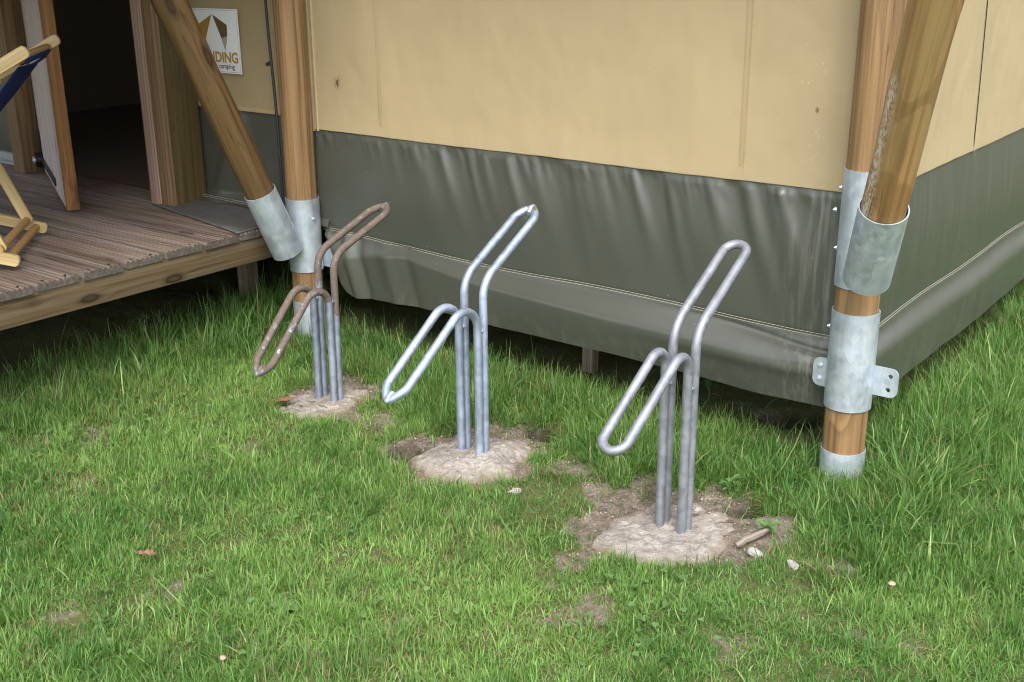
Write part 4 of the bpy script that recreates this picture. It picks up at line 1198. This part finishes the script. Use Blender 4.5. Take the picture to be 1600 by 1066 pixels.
def weed(px, py, n, L, w_, lab, el=(.2, .9), stem=0., grp=None, lob=0., nm='weed_plant'):
    c = onz(px, py, 0.); c[2] = gz(np.array([c[0]]), np.array([c[1]]))[0]
    mb = MB()
    for i in range(n):
        az = i * 2.4 + random.uniform(-.4, .4); zz = stem * (i / max(1, n - 1))
        leaf(mb, c + [0, 0, .012 + zz], az, L * random.uniform(.7, 1.15), w_ * random.uniform(.8, 1.1), random.uniform(*el), random.uniform(.4, 1.), lob)
    if stem: mb.tube([c - [0, 0, .02], c + [0, 0, stem + .01]], .0018, 6)
    tag(mb.build(nm, M['weed'], autos=180), lab, 'weed', grp)
weed(312, 518, 9, .055, .034, 'small broad-leaved weed growing in the shade under the deck edge', (.1, .8), .07)
weed(445, 958, 8, .05, .026, 'pale rosette weed low in the lawn near the bottom left', (.15, .6), 0, None, .15)
weed(1108, 618, 12, .05, .014, 'dark leafy weed in long grass between the nearest rack and the tent', (.3, 1.1), .05)
weed(1140, 772, 12, .04, .012, 'bushy little weed beside the hole behind the nearest rack', (.3, 1.1), .03)
weed(1195, 838, 7, .045, .018, 'small bright weed between the stick and the white stones', (.2, .8), .01, None, .1)
weed(1010, 1010, 6, .04, .022, 'flat broad-leaved weed in the lawn in front of the nearest rack', (.1, .4))
weed(815, 590, 8, .05, .02, 'leafy weed in the grass to the right of the middle rack', (.3, .9), .03)
# clover: trefoils scattered as ground cover
mb = MB(); rg = np.random.default_rng(9)
for cxp, cyp, nn, sp in [(a, b, int(c * .9), d * 1.3) for a, b, c, d in ((205, 655, 60, .10), (290, 610, 50, .09), (80, 700, 50, .10), (60, 730, 40, .08), (370, 980, 24, .06), (340, 900, 20, .05), (990, 960, 30, .08), (1080, 985, 24, .07), (700, 1000, 24, .08), (560, 930, 16, .06), (1390, 780, 20, .07), (250, 720, 30, .07), (150, 1000, 24, .08), (480, 840, 18, .07))]:
    c = onz(cxp, cyp)
    for _ in range(nn):
        p = np.array([c[0] + rg.normal() * sp, c[1] + rg.normal() * sp, 0.]); p[2] = gz(p[:1], p[1:2])[0] + rg.uniform(.016, .034)
        r = rg.uniform(.0035, .006); a0 = rg.uniform(0, 6.28); tl = rg.normal(0, .25, 2)
        for k in range(3):
            a = a0 + k * 2.094; cc = p + np.array([math.cos(a), math.sin(a), 0]) * r * .9
            ang = np.linspace(0, 2 * PI, 8, endpoint=False)
            V = cc + np.stack([r * np.cos(ang), r * np.sin(ang), r * (tl[0] * np.cos(ang) + tl[1] * np.sin(ang))], 1)
            mb.add(V, [tuple(range(8))])
tag(mb.build('clover', M['weed'], autos=180), 'clover leaves scattered through the lawn', 'clover', kind='stuff')

# crumbs of earth and grit on the bare soil and footings
mb = MB(); rg = np.random.default_rng(33)
q = N('earth_crumb'); cc = q.noise(q.obj(), 18., 3)
M['crumb'] = q.set(base=q.mix(q.ramp(cc, [(.35, 0.), (.65, 1.)]), (.11, .088, .068), (.40, .35, .30)), rough=.95, spec=.1)
n = 60000; x = rg.uniform(-2.1, .5, n); y = rg.uniform(-1.2, .1, n)
ok = (soilmask(x, y) > .35); x, y = x[ok], y[ok]
ok = rg.random(len(x)) < .14; x, y = x[ok], y[ok]
zf = gz(x, y)
for P, tp in zip(FOOT, (.008, .030, .008)): zf = np.maximum(zf, np.where(poly_sd(x, y, P) < -.02, smooth(-.02, .10, -poly_sd(x, y, P)) * tp, -1))
oct_ = np.array([(1, 0, 0), (-1, 0, 0), (0, 1, 0), (0, -1, 0), (0, 0, 1), (0, 0, -1)], float)
of = [(0, 2, 4), (2, 1, 4), (1, 3, 4), (3, 0, 4), (2, 0, 5), (1, 2, 5), (3, 1, 5), (0, 3, 5)]
for a, b, c in zip(x, y, zf):
    r = .0012 + .0032 * rg.random() ** 3
    mb.add(oct_ * rg.uniform(.6, 1.3, (6, 1)) * r + [a, b, c + .001], of)
tag(mb.build('earth_crumbs', M['crumb'], smooth=False), 'loose crumbs of earth and grit around the footings', 'earth crumbs', kind='stuff')

# ------------------------------------------------------------------ stones, leaves, stick, mushrooms, spider
def stone(px, py, r, lab, mat='stone', sq=.75, nm='stone', cat='stone'):
    c = onz(px, py, .012); c[2] = gz(c[:1], c[1:2])[0] + r * .15
    bm = bmesh.new(); bmesh.ops.create_icosphere(bm, subdivisions=3, radius=1)
    V = np.array([v.co[:] for v in bm.verts]); bm.verts.index_update(); Fc = [tuple(v.index for v in f.verts) for f in bm.faces]; bm.free()
    k = 1 + .55 * (fbm(V[:, 0] + 3 + px, V[:, 1] + V[:, 2] * 1.7 + py, 1.3, 5, 3) - .5) * 2
    a = random.uniform(0, 3); V = V * k[:, None] * [1.25, .85, sq]
    V = V @ np.array([[math.cos(a), math.sin(a), 0], [-math.sin(a), math.cos(a), 0], [0, 0, 1]])
    mb = MB(); mb.add(c + V * r, Fc); tag(mb.build(nm, M[mat], autos=22), lab, cat)
stone(1181, 867, .016, 'white oval stone at the right end of the nearest footing')
stone(1238, 885, .015, 'white stone in the grass, farther right of the nearest footing')
stone(806, 765, .016, 'small whitish stone in front of the middle footing')
stone(1090, 793, .010, 'tiny grey pebble lying behind the nearest rack legs')
def mushroom(px, py, r, lab):
    c = onz(px, py, .03); c[2] = gz(c[:1], c[1:2])[0]
    t = thing('mushroom', tuple(c), lab, 'mushroom')
    a = np.linspace(0, 2 * PI, 20, endpoint=False); prof = [(.0, .55), (.35, .52), (.7, .38), (.95, .12), (1., .0), (.8, .02), (.2, .1)]
    P = np.array([[c + np.array([r * q_ * math.cos(t_), r * q_ * math.sin(t_), .032 + r * h_]) for t_ in np.append(a, 0)] for q_, h_ in prof])
    mb = MB(); mb.grid(P); mb.build('cap', M['cap'], t, autos=180)
    mb = MB(); mb.tube([c - [0, 0, .01], c + [0, 0, .034]], .0028, 8); mb.build('stem', M['cap'], t)
mushroom(1394, 908, .010, 'tiny pale brown mushroom in the lawn right of the white stones')
mushroom(347, 1021, .009, 'tiny pale mushroom in the lawn at the bottom left')
def dleaf(px, py, L, az, lab, tilt=.25, z0=.03):
    c = onz(px, py, z0); c[2] = z0 + gz(c[:1], c[1:2])[0]
    n = 15; t = np.linspace(0, 1, n); mb = MB()
    d = np.array([math.cos(az), math.sin(az), 0]); s_ = np.array([-d[1], d[0], 0])
    wd = L * .26 * np.sin(np.clip(t, .02, .98) * PI) ** .6 * (1 + .35 * np.sin(t * 21)); wd[0] = .001; wd[-1] = .001
    P = np.array([[c + d * L * (t[i] - .5) + s_ * k * wd[i] + Z3 * (abs(k) * wd[i] * .5 + tilt * L * (t[i] - .5) ** 2 * 2 + .002 * math.sin(9 * t[i] + 3 * k)) for k in (-1, -.5, 0, .5, 1)] for i in range(n)])
    mb.grid(P); mb.tube([c - d * L * .5, c - d * L * .72 + Z3 * .006], .0012, 5)
    tag(mb.build('dead_leaf', M['leafdry'], autos=180, solid=.0008), lab, 'leaf')
dleaf(231, 868, .050, .5, 'orange dead leaf lying on the lawn at the lower left', .2, .028)
dleaf(444, 628, .075, .9, 'brown dead oak leaf on the left edge of the far sandy footing', .3, .024)
def stick(pts, r, lab, nm='stick'):
    P = np.array([onz(x, y, z) for x, y, z in pts]); P = densify(P, .012)
    P[1:-1] += np.random.default_rng(2).normal(0, .0012, P[1:-1].shape)
    rr = r * (1 - .5 * np.abs(np.linspace(-.7, 1, len(P))) ** 3)
    mb = MB(); mb.tube(P, rr, 10); tag(mb.build(nm, M['stick'], autos=60), lab, 'stick')
stick([(1150, 853, .012), (1172, 842, .022), (1200, 828, .026)], .010, 'thick grey stick lying at the right edge of the nearest footing')
stick([(498, 633, .038), (505, 635, .040), (512, 638, .038)], .003, 'short dark twig on the far sandy footing')
stick([(1125, 872, .02), (1140, 860, .03), (1152, 872, .02), (1160, 866, .02)], .0022, 'thin pale root bent over the front edge of the nearest footing')
# crane-fly like insect on the canvas
ic = np.array([-2.106, WY - .010, 1.032]); mb = MB()
mb.tube([ic + [0, 0, .009], ic + [0, -.002, .003], ic + [0, -.001, -.004], ic + [0, 0, -.014]], [.0015, .003, .0026, .0012], 8)
for a, L in ((.5, .026), (1.2, .03), (2.1, .028), (2.7, .026), (3.7, .027), (4.3, .03), (5.1, .03), (5.8, .026)):
    e = ic + np.array([math.cos(a) * L, .003, math.sin(a) * L]); md_ = ic + np.array([math.cos(a) * L * .5, -.004, math.sin(a) * L * .5])
    mb.tube([ic, md_, e], [.0006, .0005, .0004], 5)
tag(mb.build('spider', M['spider']), 'small long-legged spider on the beige canvas near the left post', 'spider')

sc.cycles.max_bounces = 8; sc.cycles.diffuse_bounces = 4; sc.cycles.glossy_bounces = 3; sc.cycles.transmission_bounces = 3; sc.cycles.transparent_max_bounces = 4
sc.cycles.use_denoising = True; sc.cycles.filter_width = 1.05
